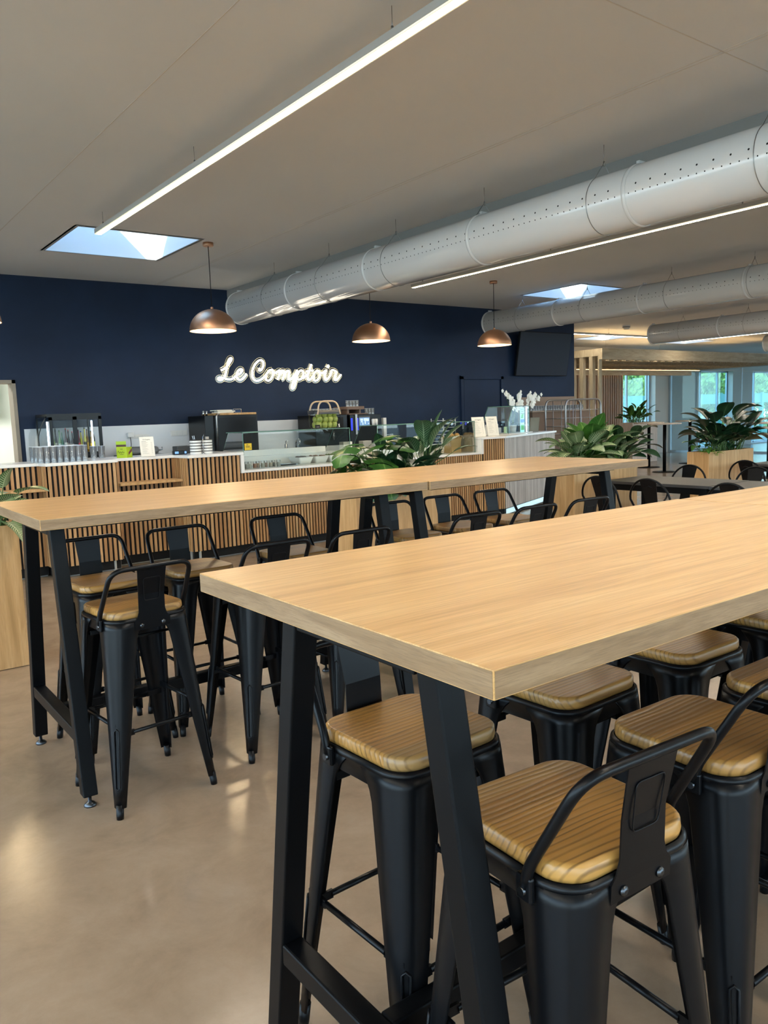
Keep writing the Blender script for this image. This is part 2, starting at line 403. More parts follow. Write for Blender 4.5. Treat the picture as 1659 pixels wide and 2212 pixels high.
# =================================================================== SETTING
ZC = 3.26                       # ceiling height
WB = 10.1                       # face of the navy wall
X0, X1, Y0, Y1 = -3.0, 36.0, -3.4, 15.2
SK = [(2.255, 3.40, 7.43, 8.57), (9.265, 10.40, 7.58, 8.72), (16.27, 17.41, 7.58, 8.72), (23.28, 24.42, 7.58, 8.72), (2.255, 3.40, 0.4, 1.54), (16.27, 17.41, 12.4, 13.54), (20.0, 21.14, 12.6, 13.54)]     # skylight openings; those after the first two are added for more daylight
struct('floor', MB().box(X0-0.2, X1+0.2, Y0-0.2, Y1+0.3, -0.12, 0), M_FLOOR)
def grid_with_holes(xs, ys, holes, z):
    mb = MB(); xs = sorted(xs); ys = sorted(ys)
    for i in range(len(xs)-1):
        for j in range(len(ys)-1):
            cx, cy = (xs[i]+xs[i+1])/2, (ys[j]+ys[j+1])/2
            if any(a < cx < b and c < cy < d for a, b, c, d in holes): continue
            mb.add([(xs[i], ys[j], z), (xs[i+1], ys[j], z), (xs[i+1], ys[j+1], z), (xs[i], ys[j+1], z)], [(3, 2, 1, 0)])
    return mb
ceil_xs = sorted(set([X0-0.2, X1+0.2]+[v for s in SK for v in s[:2]])); ceil_ys = sorted(set([Y0-0.2, Y1+0.3]+[v for s in SK for v in s[2:]]))
struct('ceiling', grid_with_holes(ceil_xs, ceil_ys, SK, ZC), M_CEIL)
for k, (a, b, c, d) in enumerate(SK):
    r = MB(); t = 0.04; zt = 4.25
    for x0, x1, y0, y1 in ((a-t, a, c-t, d+t), (b, b+t, c-t, d+t), (a, b, c-t, c), (a, b, d, d+t)): r.box(x0, x1, y0, y1, ZC, zt)
    w = struct('window_%d' % (30+k), r, M_WHITE)
    fr = MB()
    for x0, x1, y0, y1 in ((a, a+0.05, c, d), (b-0.05, b, c, d), (a, b, c, c+0.05), (a, b, d-0.05, d)): fr.box(x0, x1, y0, y1, zt-0.12, zt-0.03)
    fr.box((a+b)/2-0.025, (a+b)/2+0.025, c, d, zt-0.12, zt-0.03); fr.build('window_frame', M_WHITE, w)
    MB().box(a, b, c, d, zt-0.02, zt-0.012).build('pane', M_GLASS, w)
    g = MB()
    for x0, x1, y0, y1 in ((a-0.02, a, c-0.02, d+0.02), (b, b+0.02, c-0.02, d+0.02), (a, b, c-0.02, c), (a, b, d, d+0.02)): g.box(x0, x1, y0, y1, ZC-0.004, ZC)
    g.build('edge_trim', M_BEAM, w)
# ceiling seams and bulkheads
seams = MB()
for px, py, ln_ in ((775, 437, 7.0), (528, 535, 7.0), (60, 440, 8.0)):
    p = at_z(px, py, ZC); seams.box(p.x-0.003, p.x+0.003, -3, WB, ZC-0.0015, ZC)
for px, py in ((1480, 75),):
    p = at_z(px, py, ZC); seams.box(X0, 4.9, p.y-0.003, p.y+0.003, ZC-0.0015, ZC)
struct('trim_1', seams, M_SEAM)
struct('trim_2', MB().box(4.976, 5.90, Y0, WB, 3.09, ZC), M_BEAM)
struct('trim_3', MB().box(10.48, 11.3, Y0, WB, 3.09, ZC), M_BEAM)
# navy back wall with the doorway on the left
DX0, DX1, DZ = 1.25, 2.20, 2.06
nb = MB(); nb.box(X0, DX0, WB, WB+0.2, 0, ZC); nb.box(DX0, DX1, WB, WB+0.2, DZ, ZC); nb.box(DX1, 12.13, WB, WB+0.2, 0, ZC)
struct('wall_back', nb, M_NAVY)
struct('wall_passage', MB().box(11.93, 12.13, WB+0.2, Y1, 0, ZC), M_WALLW)
# storeroom seen through the doorway
sr = MB(); sr.box(0.2, 3.2, 12.6, 12.7, 0, 2.7); sr.box(0.1, 0.2, WB+0.2, 12.7, 0, 2.7); sr.box(3.2, 3.3, WB+0.2, 12.7, 0, 2.7); sr.box(0.1, 3.3, WB+0.2, 12.7, 2.7, 2.8)
struct('wall_storeroom', sr, mat('storeroom_white', '#d5dbd2', 0.7))
d1 = struct('door_1', MB().box(DX0, DX0+0.04, WB-0.012, WB+0.2, 0, DZ).box(DX1-0.04, DX1, WB-0.012, WB+0.2, 0, DZ).box(DX0, DX1, WB-0.012, WB+0.2, DZ-0.04, DZ), mat('taupe_door_frame', '#8f8272', 0.55))
sl = MB().box(0.6, 2.1, 12.5, 12.6, 2.38, 2.46); t = thing('ceiling_batten', 'white strip lamp on the storeroom wall seen through the left doorway', 'lamp', (0, 0, 0))
sl.build('housing', M_WHITE, t); MB().box(0.65, 2.05, 12.49, 12.5, 2.39, 2.45).build('diffuser', mat('storeroom_light', '#ffffff', emit=(1, 0.98, 0.92), estr=2), t)
pl = bpy.data.lights.new('storeroom_lamp', 'AREA'); pl.energy = 55; pl.size = 1.2; pl.size_y = 0.3; pl.shape = 'RECTANGLE'; pl.color = (1, 0.98, 0.93)
po = bpy.data.objects.new('storeroom_lamp', pl); COL.objects.link(po); po.location = (1.6, 11.5, 2.66)
sh = thing('wall_shelf', 'pale slatted shelf high in the storeroom behind the left doorway', 'shelf', (0, 0, 0))
b_ = MB()
for z in (1.98, 2.10, 2.22): b_.box(0.9, 2.4, 12.2, 12.6, z, z+0.03)
b_.build('board', M_WHITE, sh)
MB().box(0.9, 0.93, 12.2, 12.6, 1.9, 2.3).box(2.37, 2.4, 12.2, 12.6, 1.9, 2.3).build('bracket', M_STEEL, sh)
# navy flush door
nd = struct('door_2', MB().box(9.27, 10.12, WB-0.018, WB, 0, 2.05), M_NAVY, bevel=0.003)
MB().box(9.19, 9.25, WB-0.035, WB, 0, 2.11).box(10.14, 10.20, WB-0.035, WB, 0, 2.11).box(9.19, 10.20, WB-0.035, WB, 2.06, 2.12).build('door_frame', M_NAVY, nd)
MB().rbox(9.33, 9.44, WB-0.06, WB-0.045, 1.03, 1.05, 0.004).box(9.33, 9.345, WB-0.05, WB-0.016, 1.03, 1.05).build('door_handle', M_STEEL, nd)
# white splash panel on the navy wall
struct('trim_4', MB().box(2.25, 6.30, WB-0.018, WB, 0.90, 1.485), mat('white_splash_panel', '#d3d6da', 0.35))
# other walls: glazed wall behind the camera, left wall
def wall_x(name, y, t, x0, x1, z1, holes, m):
    """wall running along x with rectangular openings (xa, xb, za, zb)"""
    mb = MB(); x = x0
    for a, b, za, zb in sorted(holes):
        mb.box(x, a, y, y+t, 0, z1)
        if za > 0: mb.box(a, b, y, y+t, 0, za)
        if zb < z1: mb.box(a, b, y, y+t, zb, z1)
        x = b
    mb.box(x, x1, y, y+t, 0, z1)
    return struct(name, mb, m)
REARW = [(-2.6+2.6*i, -2.6+2.6*i+2.40, 0.10, 3.14) for i in range(9)]
wall_x('wall_front', Y0-0.2, 0.2, X0, X1, ZC, REARW, M_WALLW)
struct('wall_left', MB().box(X0-0.2, X0, Y0, WB+0.2, 0, 0.1).box(X0-0.2, X0, Y0, WB+0.2, 3.14, ZC).box(X0-0.2, X0, 9.0, WB+0.2, 0.1, 3.14).box(X0-0.2, X0, Y0, Y0+0.3, 0.1, 3.14), M_WALLW)
_lw = MB()
for k in range(8): _lw.box(X0-0.12, X0-0.06, Y0+0.3+1.55*k-0.03, Y0+0.3+1.55*k+0.03, 0.1, 3.14)
_lw = struct('window_21', _lw, mat('window_frame_grey', '#7d8890', 0.4)); MB().box(X0-0.1, X0-0.09, Y0+0.3, 9.0, 0.1, 3.14).build('pane', M_GLASS, _lw)
struct('added_eaves', MB().box(X0-2.3, X0-0.2, Y0-4.2, WB+0.2, 3.3, 3.42).box(X0-0.2, X1+0.2, Y0-4.2, Y0-0.2, 3.3, 3.42), M_WALLW)  # unseen eaves, added to keep the sun out of the glazed walls
struct('wall_right', MB().box(X1, X1+0.2, Y0, Y1, 0, 0.2).box(X1, X1+0.2, Y0, Y1, 3.0, ZC).box(X1, X1+0.2, Y0, Y0+0.5, 0.2, 3.0).box(X1, X1+0.2, Y1-0.5, Y1, 0.2, 3.0), M_WALLW)
MB().box(X1+0.09, X1+0.1, Y0+0.5, Y1-0.5, 0.2, 3.0).build('window_20', M_GLASS)['kind'] = 'structure'  # unseen glazing, added to brighten the right side of the room
M_ALU = mat('grey_aluminium', '#9fb2bd', 0.4, 0.2)
def window(n, y, a, b, za, zb, mull=(), bars=(), fw=0.05, glass=M_GLASS):
    f = MB(); f.box(a, a+fw, y, y+0.06, za, zb); f.box(b-fw, b, y, y+0.06, za, zb); f.box(a, b, y, y+0.06, za, za+fw); f.box(a, b, y, y+0.06, zb-fw, zb)
    for x in mull: f.box(x-0.03, x+0.03, y, y+0.06, za, zb)
    for z in bars: f.box(a, b, y, y+0.06, z-0.025, z+0.025)
    w = struct('window_%d' % n, f, M_ALU)
    MB().box(a+fw, b-fw, y+0.025, y+0.033, za+fw, zb-fw).build('pane', glass, w)
    return w
for i, (a, b, za, zb) in enumerate(REARW): window(10+i, Y0-0.12, a, b, za, zb, mull=((a+b)/2,))
FACW = [(20.5, 22.16, 0.04, 2.95), (24.6, 26.7, 0.04, 2.62), (28.0, 31.2, 0.04, 2.62)]
wall_x('wall_far', Y1, 0.26, 11.93, X1, ZC, FACW, mat('facade_wall_grey', '#cbc7c0', 0.8))
window(3, Y1+0.2, *FACW[0], mull=(20.98, 22.0), bars=(2.60,), glass=M_FACGLASS)
window(4, Y1+0.2, *FACW[1], mull=(25.0, 26.08), glass=M_FACGLASS)
window(5, Y1+0.2, *FACW[2], mull=(28.5, 29.9), glass=M_FACGLASS)
for i, (a, b, za, zb) in enumerate(REARW):
    l = bpy.data.lights.new('daylight_portal', 'AREA'); l.shape = 'RECTANGLE'; l.size = b-a; l.size_y = zb-za; l.cycles.is_portal = True
    o = bpy.data.objects.new('daylight_portal', l); COL.objects.link(o); o.location = ((a+b)/2, Y0-0.14, (za+zb)/2); o.rotation_euler = (PI/2, 0, 0)
    o.rotation_euler = Vector((0, 1, 0)).to_track_quat('-Z', 'Y').to_euler()
for (a, b, za, zb) in FACW:
    l = bpy.data.lights.new('daylight_portal', 'AREA'); l.shape = 'RECTANGLE'; l.size = b-a; l.size_y = zb-za; l.cycles.is_portal = True
    o = bpy.data.objects.new('daylight_portal', l); COL.objects.link(o); o.location = ((a+b)/2, Y1+0.3, (za+zb)/2)
    o.rotation_euler = Vector((0, -1, 0)).to_track_quat('-Z', 'Y').to_euler()
l = bpy.data.lights.new('daylight_portal', 'AREA'); l.shape = 'RECTANGLE'; l.size = Y1-Y0-1; l.size_y = 2.8; l.cycles.is_portal = True
o = bpy.data.objects.new('daylight_portal', l); COL.objects.link(o); o.location = (X1+0.25, (Y0+Y1)/2, 1.6); o.rotation_euler = Vector((-1, 0, 0)).to_track_quat('-Z', 'Y').to_euler()
l = bpy.data.lights.new('daylight_portal', 'AREA'); l.shape = 'RECTANGLE'; l.size = 9.0-Y0-0.3; l.size_y = 3.04; l.cycles.is_portal = True
o = bpy.data.objects.new('daylight_portal', l); COL.objects.link(o); o.location = (X0-0.25, (9.0+Y0+0.3)/2, 1.62); o.rotation_euler = Vector((1, 0, 0)).to_track_quat('-Z', 'Y').to_euler()
for (a, b, c, d) in SK:
    l = bpy.data.lights.new('daylight_portal', 'AREA'); l.shape = 'RECTANGLE'; l.size = b-a; l.size_y = d-c; l.cycles.is_portal = True
    o = bpy.data.objects.new('daylight_portal', l); COL.objects.link(o); o.location = ((a+b)/2, (c+d)/2, 4.27)
# glazed partition on the right
gp = struct('window_6', MB().box(22.86, 22.94, 7.0, 15.19, 2.54, 2.62).box(22.86, 22.94, 7.0, 15.19, 0, 0.06).box(22.86, 22.94, 15.12, 15.19, 0.06, 2.54).box(22.88, 22.92, 10.86, 10.92, 0.06, 2.54).box(22.88, 22.92, 12.75, 12.78, 0.06, 2.54), M_ALU)
MB().box(22.895, 22.905, 7.0, 15.12, 0.06, 2.54).build('pane', thin_glass('partition_glass', (0.82, 0.90, 0.93), 0.45), gp)

# outdoors, seen through the far windows
def ground_mat():
    m = mat('outdoor_gravel', '#6e6d5c', 0.9); return m
struct('ground', MB().box(-40, 80, Y1+0.3, 70, -0.2, -0.05).box(-40, 80, -60, Y0-0.3, -0.2, -0.05).box(X1+0.3, 80, Y0-0.3, Y1+0.3, -0.2, -0.05).box(-40, X0-0.3, Y0-0.3, Y1+0.3, -0.2, -0.05), ground_mat())
M_FOL = mat('tree_foliage', '#4f7f3a', 0.8); _k = NB(M_FOL); _v = _k.coords((1, 1, 1)); _k.color(_k.ramp(_k.noise(_v, 7, 5, 0.7), [(0.3, '#1c3618'), (0.5, '#34581f'), (0.7, '#64803a')]))
def tree(x, y, h, r, label, seed):
    rnd = random.Random(seed); t = thing('garden_tree', label, 'tree', (x, y, -0.05), 0, 'trees outside the far windows')
    MB().tube([(0, 0, 0), (0.05, 0, h*0.4), (0, 0.05, h*0.75)], [0.12, 0.09, 0.04], 8).build('trunk', M_BARK, t)
    mb = MB()
    for k in range(260):
        a = rnd.uniform(0, 2*PI); u = rnd.uniform(-1, 1); q = r*(0.55+0.45*rnd.random()); s_ = math.sqrt(1-u*u)
        c = Vector((q*s_*math.cos(a), q*s_*math.sin(a), h*0.62+u*h*0.40)); L = rnd.uniform(0.16, 0.34)
        n = Vector((rnd.uniform(-1, 1), rnd.uniform(-1, 1), rnd.uniform(-1, 1))).normalized(); x_ = n.orthogonal().normalized(); y_ = n.cross(x_)
        mb.add([c-x_*L, c+y_*L*0.5+n*0.04, c+x_*L, c-y_*L*0.5+n*0.04], [(0, 1, 2, 3)])
    mb.sphere((0, 0, h*0.62), r*0.72, 14, 10, (1, 1, h*0.34/(r*0.72)))
    mb.build('foliage', M_FOL, t)
for k, (x, y, h, r) in enumerate([(27.9, 24.6, 3.3, 1.45), (31.2, 24.8, 3.0, 1.5), (34.5, 24.9, 4.4, 1.55), (37.9, 24.8, 4.4, 1.6), (41.4, 24.8, 4.6, 1.6), (44.9, 24.8, 4.2, 1.6), (48.4, 24.8, 3.6, 1.6)]):
    tree(x, y, h, r, ['leafy green tree beyond the fence, seen through the clear window', 'low bushy tree outside the window right of the pine canopy', 'tall round tree outside behind the glazed partition', 'broad green tree behind the big dark planter foliage', 'leafy tree outside right of the partition window', 'green tree outside near the right edge', 'rightmost garden tree outside, mostly hidden'][k], k)
fn = thing('garden_fence', 'turquoise panel fence in front of the trees outside', 'fence', (0, 0, -0.05))
M_TEAL = mat('turquoise_fence', '#12585e', 0.5)
fp = MB()
fp.box(20, 56, 20.98, 21.02, 1.55, 2.0); fp.box(20, 56, 20.98, 21.02, 0.0, 0.25); fp.build('panel', M_TEAL, fn)
for k in range(16): MB().box(20.5+1.9*k, 20.68+1.9*k, 20.92, 21.06, 0, 2.05).build('post', M_TEAL, fn)
hg = MB(); rnd = random.Random(5)
for k in range(4200):
    c = Vector((rnd.uniform(24, 50), rnd.uniform(21.25, 22.4), rnd.uniform(0, 3.0))); L = rnd.uniform(0.08, 0.2)
    n = Vector((rnd.uniform(-1, 1), -1, rnd.uniform(-1, 1))).normalized(); x_ = n.orthogonal().normalized(); y_ = n.cross(x_)
    hg.add([c-x_*L, c+y_*L*0.5, c+x_*L, c-y_*L*0.5], [(0, 1, 2, 3)])
tag(hg.build('hedge', M_FOL), 'green hedge growing behind the turquoise fence outside', 'hedge', kind='stuff')
bt = thing('office_building', 'pale building with dark window bands far outside the far windows', 'building', (0, 0, -0.05))
MB().box(30, 62, 34, 40, 0, 9).build('wall', mat('pale_render', '#70787f', 0.8), bt)
for k in range(3): MB().box(30.5, 61.5, 33.95, 34, 1.4+2.7*k, 2.8+2.7*k).build('window_band', mat('dark_glazing', '#4a6a8a', 0.2), bt)

# =================================================================== HIGH TABLES
TZ, TTH = 1.165, 0.042
def bar_table(label, x0, x1, y0, y1, rz=0.0, pivot=None, group='high bar tables'):
    L, D = x1-x0, y1-y0; cx, cy = (x0+x1)/2, (y0+y1)/2
    if pivot and rz:
        d = rot_z(rz) @ Vector((cx-pivot[0], cy-pivot[1], 0)); cx, cy = pivot[0]+d.x, pivot[1]+d.y
    t = thing('bar_table', label, 'table', (cx, cy, 0), rz, group)
    mb = MB(); mb.rbox(-L/2, L/2, -D/2, D/2, TZ-TTH, TZ, 0.0016)
    mb.build('tabletop', M_OAK, t)
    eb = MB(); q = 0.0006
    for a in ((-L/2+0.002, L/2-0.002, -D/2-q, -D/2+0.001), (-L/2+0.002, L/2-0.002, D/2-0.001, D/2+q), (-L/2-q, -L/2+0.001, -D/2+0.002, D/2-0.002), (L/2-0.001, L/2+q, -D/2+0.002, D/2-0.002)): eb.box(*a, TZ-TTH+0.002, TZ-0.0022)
    eb.build('shaded_edge', M_OAKEDGE, t)
    zu = TZ-TTH
    for sx in (-1, 1):
        xc = sx*(L/2-0.112); w = 0.0285
        def yo(z): return 0.24+(0.43-0.24)*(1-z/zu)                 # outer face of a leg
        for sy in (-1, 1):
            ring = lambda z: [Vector((xc-w, sy*yo(z), z)), Vector((xc+w, sy*yo(z), z)), Vector((xc+w, sy*(yo(z)-0.052), z)), Vector((xc-w, sy*(yo(z)-0.052), z))]
            lg = MB(); r0, r1 = ring(0.045), ring(zu)
            if sy > 0: r0.reverse(); r1.reverse()
            lg.loft([r0, r1], True, True, False)
            lo = lg.build('leg', M_TBLBLACK, t, bevel=0.004)
            ft = MB(); yc = sy*(yo(0.03)-0.026)
            ft.lathe([(0.024, 0), (0.025, 0.006), (0.016, 0.016), (0.007, 0.02), (0.007, 0.045)], 14, (xc, yc, 0)); ft.build('levelling_foot', M_BOLT, lo)
        MB().box(xc-w, xc+w, -yo(zu)+0.05, yo(zu)-0.05, zu-0.052, zu).build('top_bar', M_TBLBLACK, t, bevel=0.003)
        MB().box(xc-0.026, xc+0.026, -yo(0.28)+0.05, yo(0.28)-0.05, 0.252, 0.304).build('stretcher', M_TBLBLACK, t, bevel=0.005)
    xi = L/2-0.112-0.026
    MB().box(-xi, xi, -0.022, 0.022, 0.252, 0.304).build('foot_rail', M_TBLBLACK, t, bevel=0.005)
    for sy in (-1, 1): MB().box(-L/2+0.14, L/2-0.14, sy*0.30-0.02, sy*0.30+0.02, zu-0.022, zu).build('side_rail', M_TBLBLACK, t)
    return t
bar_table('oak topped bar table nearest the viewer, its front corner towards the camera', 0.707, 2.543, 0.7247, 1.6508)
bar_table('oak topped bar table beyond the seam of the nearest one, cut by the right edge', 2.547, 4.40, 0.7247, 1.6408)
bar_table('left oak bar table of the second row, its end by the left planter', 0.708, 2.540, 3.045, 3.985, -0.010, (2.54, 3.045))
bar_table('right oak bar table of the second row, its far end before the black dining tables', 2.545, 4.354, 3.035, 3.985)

# =================================================================== BAR STOOLS
def make_stool(label):
    t = thing('bar_stool', label, 'stool', (0, 0, 0), 0, 'bar stools at the high tables')
    SZ = 0.785; hw = 0.158
    # seat: rounded square board
    def ring(h, r, z): return [Vector((x, y, z)) for x, y in rrect(h, h, r, 7)]
    s = MB(); s.loft([ring(hw, 0.062, SZ-0.031), ring(hw+0.002, 0.063, SZ-0.022), ring(hw+0.001, 0.063, SZ-0.006), ring(hw-0.003, 0.06, SZ-0.0015), ring(hw-0.008, 0.056, SZ)], True, True, True)
    so = s.build('seat', M_SEAT, t)
    for p in so.data.polygons: p.use_smooth = len(p.vertices) == 4
    # pressed metal pan
    pf = MB(); pf.loft([ring(hw+0.006, 0.07, SZ-0.082), ring(hw+0.006, 0.07, SZ-0.050), ring(hw+0.011, 0.072, SZ-0.044), ring(hw+0.011, 0.072, SZ-0.034), ring(hw+0.004, 0.068, SZ-0.030)], True, False, True)
    pf.loft([ring(hw+0.003, 0.068, SZ-0.082), ring(hw+0.003, 0.068, SZ-0.034)], True, True, True)
    pf.build('seat_pan', M_BLACK, t)
    zt = SZ-0.042
    for sx, sy in ((1, 1), (-1, 1), (-1, -1), (1, -1)):
        def sec(z, inset=0.0):
            k = 1-z/zt; c = hw+0.0095+(0.217-hw-0.0095)*k - inset
            w = 0.108+(0.033-0.108)*min(1, k*1.06)
            if z > zt-0.07: w += 0.035*(1-(zt-z)/0.07)**2
            r = max(0.062+(0.016-0.062)*k-inset, 0.008); pts = [(c-w, c)]
            n = 8
            for i in range(n+1):
                a = PI/2-PI/2*i/n; pts.append((c-r+r*math.cos(a), c-r+r*math.sin(a)))
            pts.append((c, c-w)); return [Vector((x*sx, y*sy, z)) for x, y in pts]
        lg = MB(); rings = []
        zs = [0.042, 0.12, 0.22, 0.34, 0.46, 0.58, zt-0.07, zt-0.045, zt-0.025, zt]
        for z in zs:
            a = sec(z); b = sec(z, 0.004); r = a+b[::-1]
            if sx*sy < 0: r = r[::-1]
            rings.append(r)
        lg.loft(rings, True, True, True)
        # pressed groove along the outer corner
        def corner(z):
            k = 1-z/zt; c = hw+0.0095+(0.217-hw-0.0095)*k; r = 0.062+(0.016-0.062)*k; q = c-r+r*0.7071+0.0012
            return Vector((q*sx, q*sy, z))
        tn = Vector((sx, -sy, 0)).normalized(); gp = []
        za, zb, gw = 0.115, 0.345, 0.0085
        for z in (za+0.008, 0.16, 0.22, 0.28, zb-0.008): gp.append(corner(z)+tn*gw)
        gp.append(corner(zb))
        for z in (zb-0.008, 0.28, 0.22, 0.16, za+0.008): gp.append(corner(z)-tn*gw)
        gp.append(corner(za))
        lg.tube(gp, 0.0034, 6, True)
        lo = lg.build('leg', M_BLACK, t)
        c0 = 0.198; ft = MB()
        ft.tube([(sx*(c0+0.006), sy*(c0+0.006), 0.0), (sx*(c0+0.005), sy*(c0+0.005), 0.015), (sx*(c0+0.001), sy*(c0+0.001), 0.055)], [0.0135, 0.0145, 0.0145], 12)
        ft.build('foot', M_BLACK, lo)
    # foot rests, two heights
    for ax, sg, z in ((0, -1, 0.318), (0, 1, 0.318), (1, -1, 0.352), (1, 1, 0.352)):
        k = 1-z/zt; c = hw+0.0095+(0.217-hw-0.0095)*k - 0.012; e = c-0.006
        if ax == 0: P = [(-e, sg*c, z), (-e+0.06, sg*c, z), (e-0.06, sg*c, z), (e, sg*c, z)]
        else: P = [(sg*c, -e, z), (sg*c, -e+0.06, z), (sg*c, e-0.06, z), (sg*c, e, z)]
        fr = MB(); fr.tube(P[1:3], 0.0078, 10)
        for a, b in ((P[0], P[1]), (P[3], P[2])):
            a, b = Vector(a), Vector(b)
            if ax == 0: fr.box(min(a.x, b.x)-0.004, max(a.x, b.x)+0.004, a.y-0.004, a.y+0.004, z-0.011, z+0.011)
            else: fr.box(a.x-0.004, a.x+0.004, min(a.y, b.y)-0.004, max(a.y, b.y)+0.004, z-0.011, z+0.011)
        fr.build('foot_rest', M_BLACK, t)
    for sg in (-1, 1):
        cb = MB(); cb.tube([(-0.15, sg*0.105, SZ-0.118), (0.15, sg*0.105, SZ-0.118)], 0.006, 8)
        for sx in (-1, 1): cb.rbox(sx*0.125-0.02, sx*0.125+0.02, sg*0.105-0.009, sg*0.105+0.009, SZ-0.132, SZ-0.110, 0.003)
        cb.build('cross_brace', M_BLACK, t)
    # backrest hoop and plate
    zt2 = 0.955
    path = bend([(0.1765, -0.082, SZ-0.050), (0.1765, -0.092, SZ-0.012), (0.166, -0.197, zt2), (-0.166, -0.197, zt2), (-0.1765, -0.092, SZ-0.012), (-0.1765, -0.082, SZ-0.050)], [0, 0.05, 0.055, 0.055, 0.05, 0], 7)
    ho = MB().tube(path, 0.0098, 12).build('back_hoop', M_BLACK, t)
    for sx in (-1, 1):
        MB().rbox(sx*0.176-0.006, sx*0.176+0.006, -0.100, -0.064, SZ-0.075, SZ-0.03, 0.004).build('mounting_tab', M_BLACK, ho)
        MB().tube([(sx*0.168, -0.082, SZ-0.056), (sx*0.187, -0.082, SZ-0.056)], [0.008, 0.0075], 10).build('bolt', M_BOLT, ho)
    pr = MB()
    prof = [(0.074, -0.1700, SZ-0.078), (0.074, -0.1720, SZ-0.045), (0.062, -0.1725, SZ-0.030), (0.055, -0.1735, SZ-0.008), (0.054, -0.176, SZ+0.06), (0.059, -0.193, zt2-0.02), (0.061, -0.197, zt2)]
    fr_ = [[Vector((-w, y, z)), Vector((w, y, z)), Vector((w, y+0.003, z)), Vector((-w, y+0.003, z))] for w, y, z in prof]
    pr.loft(fr_, True, True, False)
    em = [(-0.032, -0.1775, SZ+0.035), (0.032, -0.1775, SZ+0.035), (0.036, -0.1895, zt2-0.045), (-0.036, -0.1895, zt2-0.045)]
    pr.tube(bend(em, 0.012, 4, True), 0.0014, 6, True)
    po_ = pr.build('back_plate', M_BLACK, t)
    for sx in (-1, 1):
        b = MB(); b.lathe([(0.0095, 0), (0.009, 0.003), (0.004, 0.006)], 12, M=Matrix.Translation((sx*0.045, -0.1715, SZ-0.062)) @ Matrix.Rotation(PI/2, 4, 'X')); b.build('bolt', M_BOLT, po_)
    return t
D = math.radians
STOOLS = [
 # x, y, rotation (backrest towards -y at 0), label
 (1.060, 3.165, D(5.5), 'bar stool at the left end of the second row, back plate to the viewer'),
 (1.690, 3.270, D(3), 'near side bar stool of the second row, partly behind the front table corner'),
 (2.170, 3.290, D(1), 'near side bar stool of the second row, hoop just left of the table seam'),
 (2.935, 3.287, D(0), 'near side bar stool of the second row, just right of the seam legs'),
 (3.395, 3.287, D(0), 'near side bar stool at the middle of the second row right table'),
 (3.870, 3.285, D(-2), 'near side bar stool at the right end of the second row, by the last leg'),
 (1.135, 3.752, D(184), 'counter side bar stool of the second row nearest the left table end'),
 (1.585, 3.758, D(181), 'counter side bar stool of the second row, second from the left table end'),
 (2.170, 3.758, D(180), 'counter side bar stool of the second row, third from the left table end'),
 (2.980, 3.762, D(180), 'counter side bar stool behind the seam legs, before the middle planter'),
 (3.440, 3.790, D(180), 'counter side bar stool of the second row at the right end of the middle planter'),
 (3.890, 3.790, D(180), 'counter side bar stool farthest right in the second row, before the slats'),
 (1.066, 0.915, D(-3.5), 'nearest bar stool, large brown seat and back plate, right of the front table leg'),
 (1.592, 0.955, D(-1), 'second nearest bar stool, behind the nearest one, cut by the right edge'),
 (2.070, 0.958, D(0), 'bar stool of which only a dark seat corner shows at the right edge'),
 (1.100, 1.412, D(182), 'bar stool with its seat between the two left end legs of the front table'),
 (1.625, 1.415, D(182), 'far side bar stool of the front table, second from its left end'),
 (2.150, 1.413, D(180), 'far side bar stool of the front table, third from its left end'),
 (2.680, 1.413, D(180), 'far side bar stool of the front table, farthest right at the picture edge'),
]
proto = None
for x, y, a, lb in STOOLS:
    if proto is None:
        proto = make_stool(lb); proto.location = (x, y, 0); proto.rotation_euler = (0, 0, a)
    else: dup(proto, (x, y, 0), a, lb)

# =================================================================== DINING TABLES AND CHAIRS
def dining_table(label, x0, x1, y0, y1):
    t = thing('dining_table', label, 'table', ((x0+x1)/2, (y0+y1)/2, 0), 0, 'black dining tables')
    hx, hy = (x1-x0)/2, (y1-y0)/2
    MB().rbox(-hx, hx, -hy, hy, 0.722, 0.75, 0.003).build('tabletop', M_DARKTOP, t)
    for s in (-1, 1):
        MB().box(s*(hx-0.05)-0.02, s*(hx-0.05)+0.02, -hy+0.06, hy-0.06, 0.66, 0.722).build('apron', M_TBLBLACK, t)
        MB().box(-hx+0.05, hx-0.05, s*(hy-0.06)-0.02, s*(hy-0.06)+0.02, 0.66, 0.722).build('apron', M_TBLBLACK, t)
        for q in (-1, 1): MB().box(s*(hx-0.06)-0.035, s*(hx-0.06)+0.035, q*(hy-0.07)-0.035, q*(hy-0.07)+0.035, 0, 0.722).build('leg', M_TBLBLACK, t, bevel=0.004)
    return t
dining_table('black dining table beyond the far end of the second row, planter behind', 6.73, 7.45, 4.05, 5.25)
dining_table('black dining table nearer the viewer, mostly hidden behind the front table', 6.70, 7.42, 2.83, 4.03)
dining_table('black dining table at the right edge before the big dark planter', 9.45, 10.15, 4.0, 5.2)
